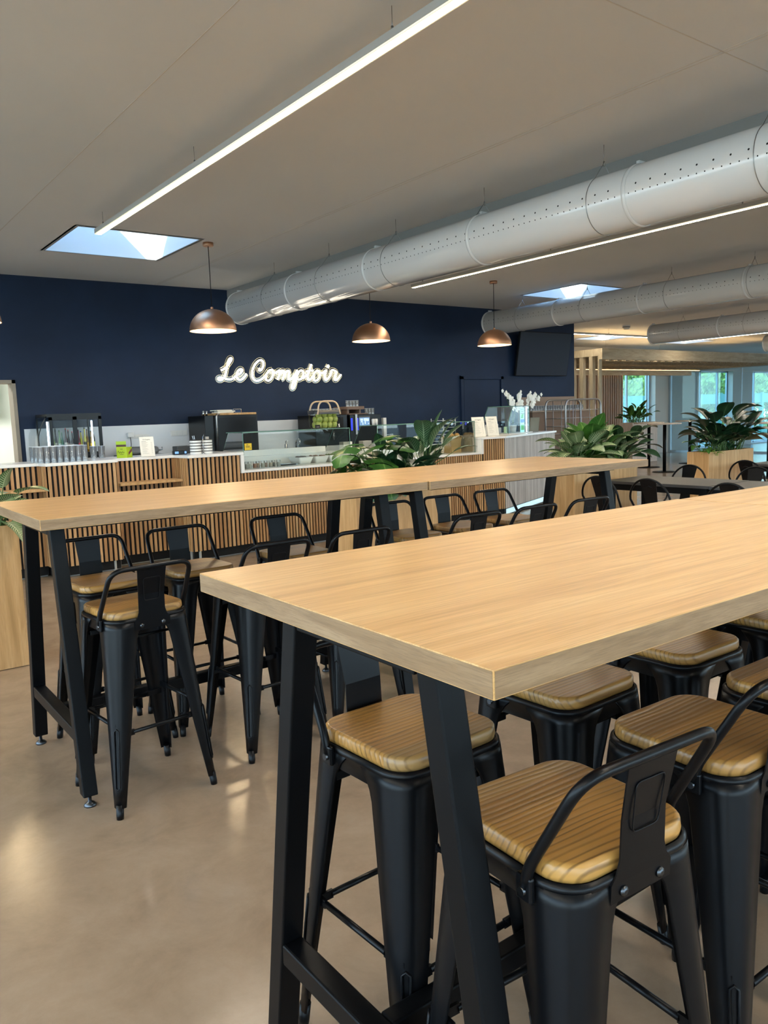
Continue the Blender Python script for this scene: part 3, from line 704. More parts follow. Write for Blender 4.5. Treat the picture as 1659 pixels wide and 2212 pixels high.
def make_chair(label):
    t = thing('dining_chair', label, 'chair', (0, 0, 0), 0, 'black metal dining chairs')
    SZ = 0.455
    ring = lambda h, r, z: [Vector((x, y, z)) for x, y in rrect(h, h, r, 6)]
    MB().loft([ring(0.18, 0.06, SZ-0.05), ring(0.182, 0.062, SZ-0.01), ring(0.176, 0.058, SZ), ring(0.15, 0.05, SZ-0.006)], True, True, True).build('seat', M_BLACK, t)
    for sx, sy in ((1, 1), (-1, 1), (-1, -1), (1, -1)):
        a = [Vector((sx*(0.176-w), sy*(0.176-v), SZ-0.03)) for w, v in ((0, 0), (0.06, 0), (0.05, 0.012), (0.012, 0.012), (0.012, 0.05), (0, 0.06))]
        b = [Vector((sx*(0.225-w), sy*(0.215+(0.02 if sy < 0 else 0)-v), 0.0)) for w, v in ((0, 0), (0.025, 0), (0.022, 0.006), (0.006, 0.006), (0.006, 0.022), (0, 0.025))]
        if sx*sy < 0: a.reverse(); b.reverse()
        MB().loft([b, a], True, True, False).build('leg', M_BLACK, t)
    hp = []
    for i in range(23):
        u = PI*i/22; w = 0.212; cx = w*math.cos(u); z = 0.64+0.20*math.sin(u)
        hp.append((cx, -0.205-0.085*((z-0.455)/0.385), z))
    hp = [(0.178, -0.05, SZ-0.02), (0.182, -0.12, SZ+0.03), (0.200, -0.19, 0.55)]+hp+[(-0.200, -0.19, 0.55), (-0.182, -0.12, SZ+0.03), (-0.178, -0.05, SZ-0.02)]
    MB().tube(hp, 0.0105, 10).build('back_hoop', M_BLACK, t)
    pl_ = MB(); pr = [(0.066, -0.185, SZ-0.03), (0.058, -0.198, 0.52), (0.068, -0.235, 0.66), (0.088, -0.288, 0.83)]
    pl_.loft([[Vector((-w, y, z)), Vector((w, y, z)), Vector((w, y+0.004, z)), Vector((-w, y+0.004, z))] for w, y, z in pr], True, True, False)
    pl_.tube([(-0.03, -0.268, 0.765), (0, -0.272, 0.775), (0.03, -0.268, 0.765)], 0.004, 6)
    pl_.build('back_plate', M_BLACK, t)
    return t
CH = [
 (6.54, 4.93, -PI/2, 'black dining chair nearest the right planter, seen past the last bar table leg'),
 (6.53, 4.36, -PI/2, 'black dining chair on the left of the far dining table, second from its end'),
 (6.50, 3.56, -PI/2, 'black dining chair whose arched hoop just clears the front bar table'),
 (7.62, 4.98, PI/2, 'black dining chair across the dining table, directly before the big planter'),
 (7.66, 4.25, PI/2, 'black dining chair right of the dining table near the right edge, hoop to the viewer'),
 (9.06, 4.83, -PI/2, 'black dining chair at the rear table, half hidden by the hoop in front'),
]
cp = None
for x, y, a, lb in CH:
    if cp is None: cp = make_chair(lb); cp.location = (x, y, 0); cp.rotation_euler = (0, 0, a)
    else: dup(cp, (x, y, 0), a, lb)

# =================================================================== AIR DUCTS
def duct(label, xc, zc, r, y_end, y_start, bands, wires, holes=True):
    t = thing('air_duct', label, 'duct', (xc, y_end, zc), 0, 'round white air ducts')
    L = y_start-y_end                                   # runs towards -y
    N = 48
    ring = lambda q, y: [Vector((q*math.cos(2*PI*j/N), y, q*math.sin(2*PI*j/N))) for j in range(N)]
    b = MB(); b.loft([ring(r*0.02, 0.012), ring(r*0.93, 0.010), ring(r, 0.0), ring(r, L)], True, True, True); b.build('duct_body', M_DUCT, t)
    for y in [-0.012]+bands:
        yy = y-y_end if y > 0 else y
        k = MB(); k.loft([ring(r+0.001, yy-0.016), ring(r+0.007, yy-0.012), ring(r+0.007, yy+0.012), ring(r+0.001, yy+0.016)], True, False, True)
        k.rbox(-0.035, 0.035, yy-0.012, yy+0.012, r+0.004, r+0.024, 0.003)
        k.build('clamp_band', M_DUCT, t)
    for y in wires:
        yy = y-y_end; w = MB()
        pts = [(0, yy, ZC-zc)]
        loop = [((r+0.003)*math.sin(a), yy, (r+0.003)*math.cos(a)) for a in [2*PI*i/36 for i in range(3, 34)]]
        w.tube([(0, yy, ZC-zc), (0, yy, r+0.09)], 0.0022, 6); w.tube([(0, yy, r+0.09)]+loop+[(0, yy, r+0.09)], 0.0024, 6)
        w.tube([(0, yy, r+0.10), (0, yy, r+0.07)], 0.006, 8)
        w.build('hanger_wire', M_STEEL, t)
    if holes:
        h = MB()
        def dot(a, y, q):
            c = Vector((-math.cos(a)*(r+0.0008), y, math.sin(a)*(r+0.0008))); n = Vector((-math.cos(a), 0, math.sin(a))); u = Vector((0, 1, 0)); v = n.cross(u)
            h.add([c+(u*math.cos(2*PI*i/8)+v*math.sin(2*PI*i/8))*q for i in range(8)], [tuple(range(8))])
        y = -0.06
        while y > max(L, -9.5):
            dot(D(9), y, 0.0066); dot(D(171), y, 0.0066); y -= 0.105
        y = -0.06
        while y > max(L, -9.5):
            dot(D(-6), y, 0.0046); y -= 0.0525
        h.build('perforations', M_HOLE, t)['kind'] = 'stuff'
    return t
duct('nearest white perforated air duct, sweeping from mid ceiling to the upper right edge', 4.61, 2.863, 0.1905, 9.02, -3.2, [7.60, 6.16, 4.74, 3.28, 1.82], [8.13, 6.99, 5.876, 4.73, 3.573, 2.42])
duct('second white air duct, its round end behind the right copper pendant', 9.30, 2.913, 0.185, 9.47, -3.2, [8.0, 6.55, 5.1, 3.65], [8.75, 7.5, 6.15, 5.05, 3.9])
duct('third white air duct far right, its grey round end before the warm lit ceiling', 14.0, 2.91, 0.19, 9.67, -3.2, [8.2, 6.75, 5.3], [9.0, 7.7, 6.4, 5.1])
duct('farthest air duct, only its dark round end at the right edge', 18.75, 2.87, 0.19, 9.86, -3.2, [8.4], [9.0, 7.6], False)

# =================================================================== LINEAR LIGHTS
def linear_light(label, ax, c, a, b, zb, w=0.058, h=0.042, wires=(), seg=1.5):
    """ax 'y': runs along y at x=c from a to b"""
    t = thing('linear_light', label, 'lamp', (0, 0, 0), 0, 'suspended linear lights')
    def bx(mb, u0, u1, v0, v1, z0, z1):
        return mb.box(u0, u1, v0, v1, z0, z1) if ax == 'y' else mb.box(v0, v1, u0, u1, z0, z1)
    bx(MB(), c-w/2, c+w/2, a, b, zb+0.006, zb+h).build('housing', mat('lamp_housing_grey', '#b0aeaa', 0.5), t)
    s = MB(); v = a
    while v < b-0.05:
        e = min(v+seg, b); bx(s, c-w*0.24, c+w*0.24, v+0.006, e-0.006, zb, zb+0.007); v = e
    s.build('diffuser', M_WARM, t)
    l = MB()
    for q in (-1, 1): bx(l, c+q*w*0.42-w*0.06, c+q*w*0.42+w*0.06, a, b, zb-0.001, zb+0.008)
    l.build('lens_rim', mat('warm_lens', '#fff0d4', 0.4, emit=(1.0, 0.84, 0.55), estr=0.42), t)
    for y in wires:
        k = MB(); p = (c, y) if ax == 'y' else (y, c)
        k.tube([(p[0], p[1], zb+h-0.002), (p[0], p[1], ZC)], 0.0018, 6); k.tube([(p[0], p[1], zb+h-0.002), (p[0], p[1], zb+h+0.03)], 0.006, 8); k.build('hanger_wire', M_STEEL, t)
    return t
LZ = 3.105
linear_light('long warm linear ceiling light crossing the upper left, ending under the left skylight', 'y', 2.283, -3.5, 7.00, LZ, wires=(6.85, 4.99, 2.89, 0.8))
linear_light('second warm linear light, close along the right underside of the nearest duct', 'y', 6.60, -3.5, 8.10, LZ, wires=(7.9, 5.8, 3.7))
linear_light('warm linear light far right along the third duct', 'y', 17.2, 1.0, 11.0, 2.985, wires=(10.8, 9.0, 7.2))
linear_light('warm linear light running across the far ceiling above the timber canopy', 'x', 11.5, 12.6, 17.2, 3.10, wires=(13.2, 15.0, 16.8))
linear_light('small cool white linear light just above the timber canopy beam', 'x', 13.6, 17.4, 20.2, 2.98, wires=(17.6, 20.0))
linear_light('warm linear light on the ceiling behind the viewer', 'y', -1.9, -3.5, 7.0, LZ, wires=(6.0, 3.0))
linear_light('warm linear light hidden behind the second duct', 'y', 11.9, -3.5, 8.6, LZ+0.06, wires=(8.2, 6.0))

# =================================================================== COPPER PENDANTS
def make_pendant(label):
    t = thing('pendant_lamp', label, 'lamp', (0, 0, 0), 0, 'copper dome pendants over the counter')
    MB().lathe([(0.05, ZC-0.035), (0.052, ZC-0.03), (0.052, ZC-0.001), (0.05, ZC)], 24).build('canopy', M_COPPER, t)
    MB().tube([(0, 0, ZC-0.03), (0, 0, 2.635)], 0.004, 8).build('cord', M_BLKMATT, t)
    R, H, zb = 0.232, 0.215, 2.400
    prof = [(R*math.cos(a), zb+H*math.sin(a)) for a in [PI/2*i/14 for i in range(15)]]
    prof[-1] = (0.012, zb+H)
    so = MB().lathe(prof, 48, cap=False).lathe([(0.014, zb+H-0.002), (0.014, zb+H+0.018), (0.006, zb+H+0.024)], 16)
    so.lathe([(R-0.001, zb-0.001), (R+0.002, zb-0.001), (R+0.002, zb+0.004), (R-0.001, zb+0.004)], 48, cap=False)
    so.build('shade', M_COPPER, t)
    prof2 = [((R-0.004)*math.cos(a), zb+0.001+(H-0.006)*math.sin(a)) for a in [PI/2*i/14 for i in range(15)]]
    prof2[-1] = (0.005, zb+H-0.006)
    MB().lathe(prof2, 48, cap=False).build('inner_lining', M_SHADEIN, t)
    MB().sphere((0, 0, zb+0.085), 0.038, 14, 10, (1, 1, 1.2)).build('bulb', M_BULB, t)
    l = bpy.data.lights.new('pendant_bulb', 'POINT'); l.energy = 9; l.shadow_soft_size = 0.05; l.specular_factor = 0.15; l.color = (1, 0.78, 0.48)
    o = bpy.data.objects.new('pendant_bulb', l); COL.objects.link(o); o.parent = t; o.location = (0, 0, zb+0.03)
    return t
pd = make_pendant('copper dome pendant lamp left of the nearest duct end, whole shade on the navy wall'); pd.location = (3.535, 7.53, 0)
dup(pd, (5.80, 7.95, 0), 0, 'copper dome pendant lamp below the nearest duct, its cord passing behind it')
dup(pd, (7.89, 7.95, 0), 0, 'copper dome pendant lamp farthest right, in front of the second duct end')
dup(pd, (1.345, 7.55, 0), 0, 'copper dome pendant lamp cut off by the left picture edge')

# =================================================================== SLATTED COUNTER
def slats(mb, p0, p1, z0, z1, pitch, w, d, rnd):
    """slats on the front (right hand side of p0->p1 is the room side, -y for +x)"""
    a, b = Vector((p0[0], p0[1], 0)), Vector((p1[0], p1[1], 0)); L = (b-a).length; u = (b-a)/L; n = Vector((u.y, -u.x, 0))
    k = max(1, int(round(L/pitch))); st = L/k
    for i in range(k):
        c = a+u*(st*(i+0.5)); mb.tone = rnd.random()
        q = [c-u*w/2, c+u*w/2, c+u*w/2+n*d, c-u*w/2+n*d]
        v = [Vector((p.x, p.y, z0)) for p in q]+[Vector((p.x, p.y, z1)) for p in q]
        mb.add(v, [(0, 1, 2, 3), (4, 7, 6, 5), (0, 4, 5, 1), (1, 5, 6, 2), (2, 6, 7, 3), (3, 7, 4, 0)])
def slat_unit(label, runs, z1, back, name='slatted_counter', m=None, pitch=0.05, w=0.027, d=0.015, z0=0.115, shelf=None, plinth=True):
    t = thing(name, label, 'counter', (0, 0, 0), 0, 'slatted counter units')
    rnd = random.Random(len(label)); mb = MB(); bk = MB(); pk = MB()
    for p0, p1 in runs: slats(mb, p0, p1, z0, z1, pitch, w, d, rnd)
    mb.build('slat_panel', m or M_SLAT, t)
    for p0, p1 in runs:
        a, b = Vector((p0[0], p0[1], 0)), Vector((p1[0], p1[1], 0)); u = (b-a).normalized(); n = Vector((u.y, -u.x, 0))
        for mbb, o0, o1, za, zb in ((bk, 0, 0.012, z0-0.005, z1), (pk, 0.07, 0.085, 0, z0)):
            q = [a-n*o0, b-n*o0, b-n*o1, a-n*o1]
            mbb.prism([(p.x, p.y) for p in q], za, zb)
    bk.build('backing', M_FELT, t)
    if plinth: pk.build('plinth', M_GREYPLINTH, t)
    MB().prism(back, 0.02, z1-0.002).build('carcass', M_BLKMATT, t)
    if shelf:
        x0, x1, ya, yb, z = shelf
        MB().rbox(x0, x1, ya, yb, z, z+0.028, 0.003).build('shelf_ledge', M_PLANTER, t)
    return t
CZ = 1.12
slat_unit('recessed slatted counter end at far left with a wooden ledge, behind the left planter', [((0.4, 8.36), (1.985, 8.36))], CZ, [(0.4, 8.38), (1.985, 8.38), (1.985, 8.9), (0.4, 8.9)], shelf=(0.4, 1.975, 8.13, 8.338, 0.88))
slat_unit('slatted counter unit under the row of glasses, left of the longer wooden ledge', [((1.985, 8.38), (1.985, 8.15)), ((1.985, 8.15), (2.665, 8.15)), ((2.665, 8.15), (2.665, 8.36))], CZ, [(2.0, 8.18), (2.65, 8.18), (2.65, 8.9), (2.0, 8.9)])
slat_unit('recessed slatted counter unit with a long wooden ledge, below the green box', [((2.67, 8.36), (3.375, 8.36))], CZ, [(2.67, 8.38), (3.375, 8.38), (3.375, 8.9), (2.67, 8.9)], shelf=(2.69, 3.355, 8.12, 8.338, 0.872))
slat_unit('slatted counter unit under the two canisters, just left of the display well', [((3.38, 8.36), (3.38, 8.0)), ((3.38, 8.0), (4.00, 8.04))], CZ, [(3.395, 8.03), (4.0, 8.07), (4.0, 8.9), (3.395, 8.9)])
slat_unit('long low slatted counter unit below the display well, behind the middle planter', [((4.00, 8.05), (7.745, 8.09))], 0.915, [(4.0, 8.08), (7.745, 8.12), (7.745, 8.9), (4.0, 8.9)], pitch=0.040, w=0.022)
slat_unit('short full height slatted counter unit under the menus, right of the display well', [((7.75, 8.08), (8.14, 8.05))], CZ, [(7.75, 8.1), (8.14, 8.08), (8.14, 8.9), (7.75, 8.9)], pitch=0.038, w=0.020)
ge = slat_unit('angled pale grey slatted counter end lit by a cool floor strip', [((8.15, 8.05), (10.23, 8.95))], CZ, [(8.16, 8.09), (10.2, 8.97), (10.0, 9.35), (8.16, 8.9)], m=M_GREYSLAT, pitch=0.040, w=0.034, d=0.014)
_a, _b = Vector((8.16, 8.05, 0)), Vector((10.23, 8.95, 0)); _u2 = (_b-_a).normalized(); _n = Vector((_u2.y, -_u2.x, 0))
MB().prism([((_a+_n*0.004).x, (_a+_n*0.004).y), ((_b+_n*0.004).x, (_b+_n*0.004).y), ((_b+_n*0.010).x, (_b+_n*0.010).y), ((_a+_n*0.010).x, (_a+_n*0.010).y)], 0.035, 0.105).build('light_strip', mat('cool_floor_strip', '#cfeefa', emit=(0.55, 0.85, 0.95), estr=0.3), ge)
wt = thing('worktop', 'white worktop over the left counter units, stepping in and out, glasses on it', 'worktop', (0, 0, 0))
MB().prism([(0.4, 8.33), (1.955, 8.33), (1.975, 8.12), (2.675, 8.12), (2.69, 8.33), (3.355, 8.33), (3.37, 7.97), (4.04, 8.01), (4.04, 8.9), (0.4, 8.9)], CZ, CZ+0.03).build('slab', M_COUNTERTOP, wt, bevel=0.003)
wt = thing('worktop', 'white worktop at the right end of the counter under menus and the lit glass case', 'worktop', (0, 0, 0))
MB().prism([(7.70, 8.05), (8.15, 8.01), (10.27, 8.93), (10.05, 9.42), (8.3, 9.28), (7.70, 8.9)], CZ, CZ+0.03).build('slab', M_COUNTERTOP, wt, bevel=0.003)
dw = thing('display_well', 'white sunken display well between the worktops, jars and bowls standing in it', 'counter', (0, 0, 0))
w_ = MB(); w_.prism([(4.045, 8.03), (7.70, 8.07), (7.70, 8.9), (4.045, 8.9)], 0.918, 0.945); w_.build('well_floor', M_COUNTERTOP, dw, bevel=0.002)
MB().box(4.005, 4.043, 8.015, 8.9, 0.918, CZ-0.002).build('end_wall', M_COUNTERTOP, dw); MB().box(7.702, 7.745, 8.05, 8.9, 0.918, CZ-0.002).build('end_wall', M_COUNTERTOP, dw)
w_ = MB(); w_.box(4.045, 5.62, 8.80, 8.9, 0.947, 1.13); w_.box(4.045, 5.62, 8.70, 8.80, 0.947, 1.06); w_.box(5.62, 7.70, 8.80, 8.9, 0.947, 1.06); w_.build('back_step', M_COUNTERTOP, dw)
# lowered steel plinth grille behind the left stools
gl = thing('floor_grille', 'pale lit floor grille at the foot of the recessed counter unit', 'grille', (0, 0, 0))
g = MB(); g.box(2.70, 3.33, 8.42, 8.43, 0.005, 0.10); g.build('panel', mat('cream_grille', '#d9cfae', 0.5), gl)
g = MB()
for k in range(12): g.box(2.72+0.052*k, 2.74+0.052*k, 8.412, 8.42, 0.02, 0.085)
g.build('louvre', M_GREYPLINTH, gl)

# back counter behind
bc = thing('back_counter', 'dark back counter along the navy wall, fridge and coffee machines on it', 'counter', (0, 0, 0))
MB().box(2.25, 8.9, 9.46, 10.06, 0.02, 0.86).build('carcass', M_BLKMATT, bc); MB().rbox(2.22, 8.93, 9.43, 10.08, 0.86, 0.90, 0.003).build('slab', M_COUNTERTOP, bc)
BZ = 0.90

# =================================================================== NEON SIGN
# letter strokes traced on the wall plane, coordinates in the sign's own grid
NEON = {
 'L': [[(150,214),(172,204),(205,182),(240,138),(266,100),(270,78),(256,72),(238,96),(222,150),(212,205),(202,252),(184,296),(155,324),(126,326),(116,310),(132,296),(165,300),(212,314),(256,320),(296,302)]],
 'e': [[(296,302),(335,268),(372,246),(394,214),(376,198),(346,220),(330,268),(342,312),(376,324),(414,296),(442,256)]],
 'C': [[(594,192),(590,214),(612,212),(634,176),(640,130),(616,98),(582,104),(540,150),(512,220),(514,290),(548,332),(600,326),(648,290),(682,248),(700,228)]],
 'o': [[(742,206),(706,216),(674,262),(668,314),(694,334),(728,312),(750,262),(744,212),(756,240),(790,240)],
       [(1272,214),(1236,236),(1216,286),(1230,330),(1264,324),(1290,280),(1286,230),(1268,218),(1292,244),(1330,242)]],
 'm': [[(786,240),(818,216),(832,228),(816,284),(802,320),(824,264),(850,220),(876,222),(876,262),(862,318),(884,262),(912,222),(938,228),(930,282),(930,318),(954,318),(984,288),(1004,258)]],
 'p': [[(1028,212),(1010,262),(986,340),(966,404),(974,426),(996,408),(1012,344),(1034,262),(1066,216),(1096,224),(1102,264),(1080,308),(1046,322),(1028,308)],[(1080,308),(1112,296),(1144,262)]],
 't': [[(1192,146),(1172,212),(1150,282),(1160,324),(1190,312),(1222,262)],[(1132,226),(1172,218),(1214,214)]],
 'i': [[(1330,242),(1362,214),(1348,282),(1358,324),(1388,308),(1418,262)],[(1390,152),(1378,182)]],
 'r': [[(1418,262),(1426,216),(1444,212),(1474,224),(1484,240),(1466,286),(1464,324),(1494,318),(1534,264)]],
}
def smooth_path(p, n=5):
    P = [Vector(q) for q in p]; out = []
    for i in range(len(P)-1):
        a = P[max(i-1, 0)]; b = P[i]; c = P[i+1]; d = P[min(i+2, len(P)-1)]
        for k in range(n):
            t = k/n; out.append(0.5*((2*b)+(c-a)*t+(2*a-5*b+4*c-d)*t*t+(3*b-a-3*c+d)*t**3))
    out.append(P[-1]); return out
def neon_pt(x, y, yy): return at_y(450+0.18686*x, 760+0.18686*y, yy)
ns = thing('neon_sign', 'glowing white handwriting neon sign on the navy wall', 'sign', (0, 0, 0))
bk = MB(); eg = MB()
for ch, strokes in NEON.items():
    for si, st in enumerate(strokes):
        p3 = [neon_pt(x, y, WB-0.055) for x, y in st]; sp_ = smooth_path(p3, 5)
        mb = MB().tube(sp_, 0.0108, 8)
        mb.build('letter_tube', M_NEON, ns)
        # clear acrylic backing following the stroke
        n = len(sp_); L, R = [], []
        for i, p in enumerate(sp_):
            d = sp_[min(i+1, n-1)]-sp_[max(i-1, 0)]; d.normalize(); q = Vector((-d.z, 0, d.x)); L.append(p+q*0.036); R.append(p-q*0.036)
        yb0, yb1 = WB-0.040, WB-0.034
        rings = [[Vector((a.x, yb0, a.z)), Vector((b.x, yb0, b.z)), Vector((b.x, yb1, b.z)), Vector((a.x, yb1, a.z))] for a, b in zip(L, R)]
        bk.loft(rings, True, True, False)
        eg.tube([Vector((a.x, yb0-0.001, a.z)) for a in L]+[Vector((a.x, yb0-0.001, a.z)) for a in R[::-1]], 0.0014, 5, True)
eg.build('lit_acrylic_edge', mat('edge_lit_acrylic', '#e8dcb8', 0.3, emit=(1.0, 0.85, 0.55), estr=0.04), ns)
bk.build('acrylic_backing', M_ACRYL, ns)
k_ = MB()
for x, y in ((300, 310), (700, 230), (1000, 260), (1330, 240), (150, 320), (1480, 240)):
    p = neon_pt(x, y, WB-0.04); k_.cyl((p.x, WB-0.04, p.z), (p.x, WB, p.z), 0.008, 10)
k_.build('standoff', M_CHROME, ns)
def script_heading(mb, org, u, v, w, r):
    """the sign's handwriting as a printed heading, w wide"""
    s = w/1430.0
    for strokes in NEON.values():
        for st in strokes:
            mb.tube([org+u*((x-830)*s)+v*((250-y)*s) for x, y in smooth_path([(a, b, 0) for a, b in st], 2) and [(q.x, q.y) for q in smooth_path([(a, b, 0) for a, b in st], 2)]], r, 4)
# =================================================================== TV
tv = thing('television', 'large switched-off wall television tilted down at the right end of the navy wall', 'television', (10.44, 10.05, 2.12))
tv.rotation_euler = (D(10), 0, 0)
MB().rbox(0, 1.36, -0.045, 0, 0, 0.78, 0.006).build('casing', M_BLKMATT, tv)
MB().box(0.012, 1.348, -0.0475, -0.046, 0.012, 0.768).build('screen', mat('dark_screen', (0.016, 0.024, 0.040), 0.3, spec=0.4), tv)
MB().box(0.45, 0.91, 0.0, 0.06, 0.30, 0.70).build('bracket', M_BLKMATT, tv)
# =================================================================== WALL SOCKETS
def socket(label, x0, x1, z0, z1, n):
    t = thing('wall_socket', label, 'socket', (0, 0, 0))
    MB().rbox(x0, x1, WB-0.030, WB-0.0185, z0, z1, 0.004).build('plate', M_WHITE, t)
    w = (x1-x0)/n
    for k in range(n): MB().rbox(x0+w*k+0.008, x0+w*(k+1)-0.008, WB-0.034, WB-0.030, z0+0.012, z1-0.012, 0.003).build('cover', M_WHITE, t)
    return t
socket('white triple socket frame on the pale splash panel right of the menu', 4.04, 4.27, 1.325, 1.40, 3)
t = socket('white socket strip on the splash panel with a white plug in its left outlet', 3.45, 3.75, 1.315, 1.365, 3)
pg = thing('power_plug', 'white mains plug with grey cable above the green box', 'plug', (0, 0, 0))
MB().rbox(3.455, 3.53, WB-0.085, WB-0.0345, 1.335, 1.395, 0.008).build('plug_body', M_WHITE, pg)
MB().tube(bend([(3.49, WB-0.06, 1.335), (3.49, WB-0.08, 1.22), (3.43, WB-0.12, 1.14), (3.42, WB-0.15, 1.10)], 0.04), 0.005, 8).build('cable', M_DARKGREY, pg)

# =================================================================== THINGS ON THE COUNTER
WZ = CZ+0.03
def make_tumbler(r=0.028, h=0.15, name='drinking_glass'):
    mb = MB(); mb.lathe([(r*0.88, 0), (r*0.9, 0.004), (r, h), (r-0.0022, h), (r*0.82, 0.012), (0.001, 0.010)], 14, cap=True)
    o = mb.build(name, M_TUMBLER)
    rm = MB(); rm.tube([((r-0.001)*math.cos(2*PI*i/14), (r-0.001)*math.sin(2*PI*i/14), h) for i in range(14)], 0.0014, 5, True)
    rm.lathe([(r*0.87, 0.0005), (r*0.87, 0.006), (0.001, 0.007)], 14)
    rm.build('glass_rim', M_RIM, o)
    return o
tumb = None
def place_glass(x, y, z, label, group, proto_, first):
    if first: proto_.location = (x, y, z); tag(proto_, label, 'glass', group); return proto_
    return dup(proto_, (x, y, z), 0, label, group)
tumb = make_tumbler(0.0285, 0.158); first = True
for j in range(6):
    for i in range(8):
        place_glass(1.965+0.0605*i+(0.012 if j % 2 else 0), 8.24+0.075*j, WZ, 'tall clear tumbler in the packed block at the left end of the worktop', 'tumblers at the left end of the worktop', tumb, first); first = False
# cold display cabinet
fx0, fx1, fy0, fy1 = 2.36, 2.965, 9.47, 9.98
fr = thing('display_fridge', 'small black refrigerated display cabinet with two sliding glass doors, bottles inside', 'fridge', (0, 0, 0))
MB().rbox(fx0, fx1, fy0, fy1, BZ, 1.165, 0.004).build('base', M_BLKGLOSS, fr)
MB().box(fx0, fx1, fy0, fy1, 1.61, 1.645).box(fx1-0.015, fx1, fy1-0.03, fy1, 1.165, 1.61).box(fx0, fx0+0.015, fy1-0.03, fy1, 1.165, 1.61).build('body', M_BLKGLOSS, fr)
MB().box(fx0+0.015, fx1-0.015, fy1-0.012, fy1-0.006, 1.165, 1.61).build('rear_glass', M_DOORGLASS, fr)
for a, b in ((fx0+0.02, (fx0+fx1)/2+0.012), ((fx0+fx1)/2-0.012, fx1)):
    o_ = MB(); o_.box(a, a+0.035, fy0, fy0+0.02, 1.165, 1.61).box(b-0.035, b, fy0, fy0+0.02, 1.165, 1.61).box(a, b, fy0, fy0+0.02, 1.165, 1.20).box(a, b, fy0, fy0+0.02, 1.575, 1.61)
    dr = o_.build('door', M_BLKGLOSS, fr); MB().box(a+0.035, b-0.035, fy0+0.008, fy0+0.012, 1.20, 1.575).build('pane', M_DOORGLASS, dr)
    fy0 += 0.001
fy0 = 9.47
sd_ = MB(); arc = [(fx0-0.10*math.sin(PI/2*min(1, i/6)), fy0+0.02, 1.62-0.45*i/10) for i in range(11)]
sd_.loft([[Vector((x, fy0+0.02, z)), Vector((x, fy1-0.02, z))] for x, y, z in arc], False, False, True); sd_.build('curved_glass', M_CASEGLASS, fr)
MB().tube([(x, fy0+0.02, z) for x, y, z in arc], 0.005, 6).build('glass_edge', M_BLKGLOSS, fr)
for x in (fx0+0.012, fx1-0.10): MB().box(x-0.008, x+0.008, fy0+0.05, fy0+0.06, 1.20, 1.56).build('led_strip', M_COOLLED, fr)
MB().box(fx0+0.02, fx1-0.02, fy0+0.03, fy1-0.03, 1.168, 1.174).build('shelf', M_CHROME, fr)
nt_ = MB().box(2.715, 2.93, fy0-0.003, fy0-0.001, 0.985, 1.13).build('price_sheet', M_PAPER, fr)
tb = MB()
for k in range(8):
    for c in range(2): tb.box(2.735+0.095*c, 2.735+0.095*c+0.05+0.03*((k*7+c*3) % 3)/2, fy0-0.0045, fy0-0.0031, 1.105-0.015*k, 1.110-0.015*k)
tb.build('printed_lines', M_GREYINK, nt_)
rnd = random.Random(3)
def bottle(x, y, z, h, r, col, cap, label, lab=None, group='bottles inside the small display fridge'):
    t = thing('bottle', label, 'bottle', (x, y, z), 0, group)
    MB().lathe([(r*0.9, 0), (r, 0.006), (r, h*0.55), (r*0.42, h*0.76), (r*0.36, h*0.97)], 14).build('body', mat('bottle_'+col.strip('#'), col, 0.15, spec=0.6), t)
    MB().lathe([(r*0.42, h*0.95), (r*0.42, h), (r*0.1, h+0.001)], 10).build('cap', mat('cap_'+cap.strip('#'), cap, 0.4), t)
    if lab: MB().lathe([(r+0.0006, h*0.18), (r+0.0006, h*0.46)], 14, cap=False).build('label_band', mat('band_'+lab.strip('#'), lab, 0.5), t)
BOT = [('#8aa06a', '#d8d05a', '#cfcac0'), ('#1c1a1c', '#30302f', '#d6d2c8'), ('#6e8a62', '#4f6a4a', '#b9c7c0'), ('#4c7a6c', '#9db4a8', '#8fc0b0'), ('#3a1414', '#a23a44', '#d8d4cc'), ('#241416', '#c05a5a', '#c9b8b8'), ('#2a1616', '#b84a50', '#d5d0cc'),
       ('#202a3c', '#2b3350', '#b03840'), ('#5a1a24', '#2a2a44', '#c4303c'), ('#c9c23a', '#2f4fa0', '#d9d860'), ('#b8b04a', '#3a3a40', '#41413f'), ('#6a4a14', '#2c2618', '#a8842c'), ('#7a5a16', '#1c1a14', '#c9a23a'), ('#3a3a2c', '#1c1c1a', '#cfd24a')]
for k, (c, cp_, lb) in enumerate(BOT):
    bottle(fx0+0.075+0.0355*k, fy0+0.10+0.03*(k % 2), 1.176, 0.265+0.02*((k*5) % 3), 0.0165, c, cp_, 'bottle in the display fridge, %s from its left door edge' % ['first', 'second', 'third', 'fourth', 'fifth', 'sixth', 'seventh', 'eighth', 'ninth', 'tenth', 'eleventh', 'twelfth', 'thirteenth', 'last'][k], lb)
# jugs beside the fridge
tb2 = make_tumbler(0.036, 0.13); tb2.name = 'glass_jug'; tag(tb2, 'short clear jug between the fridge and the green box, left of two', 'jug', None); tb2.location = (2.62, 8.72, WZ)
dup(tb2, (2.70, 8.70, WZ), 0, 'short clear jug close to the green box, right of two')
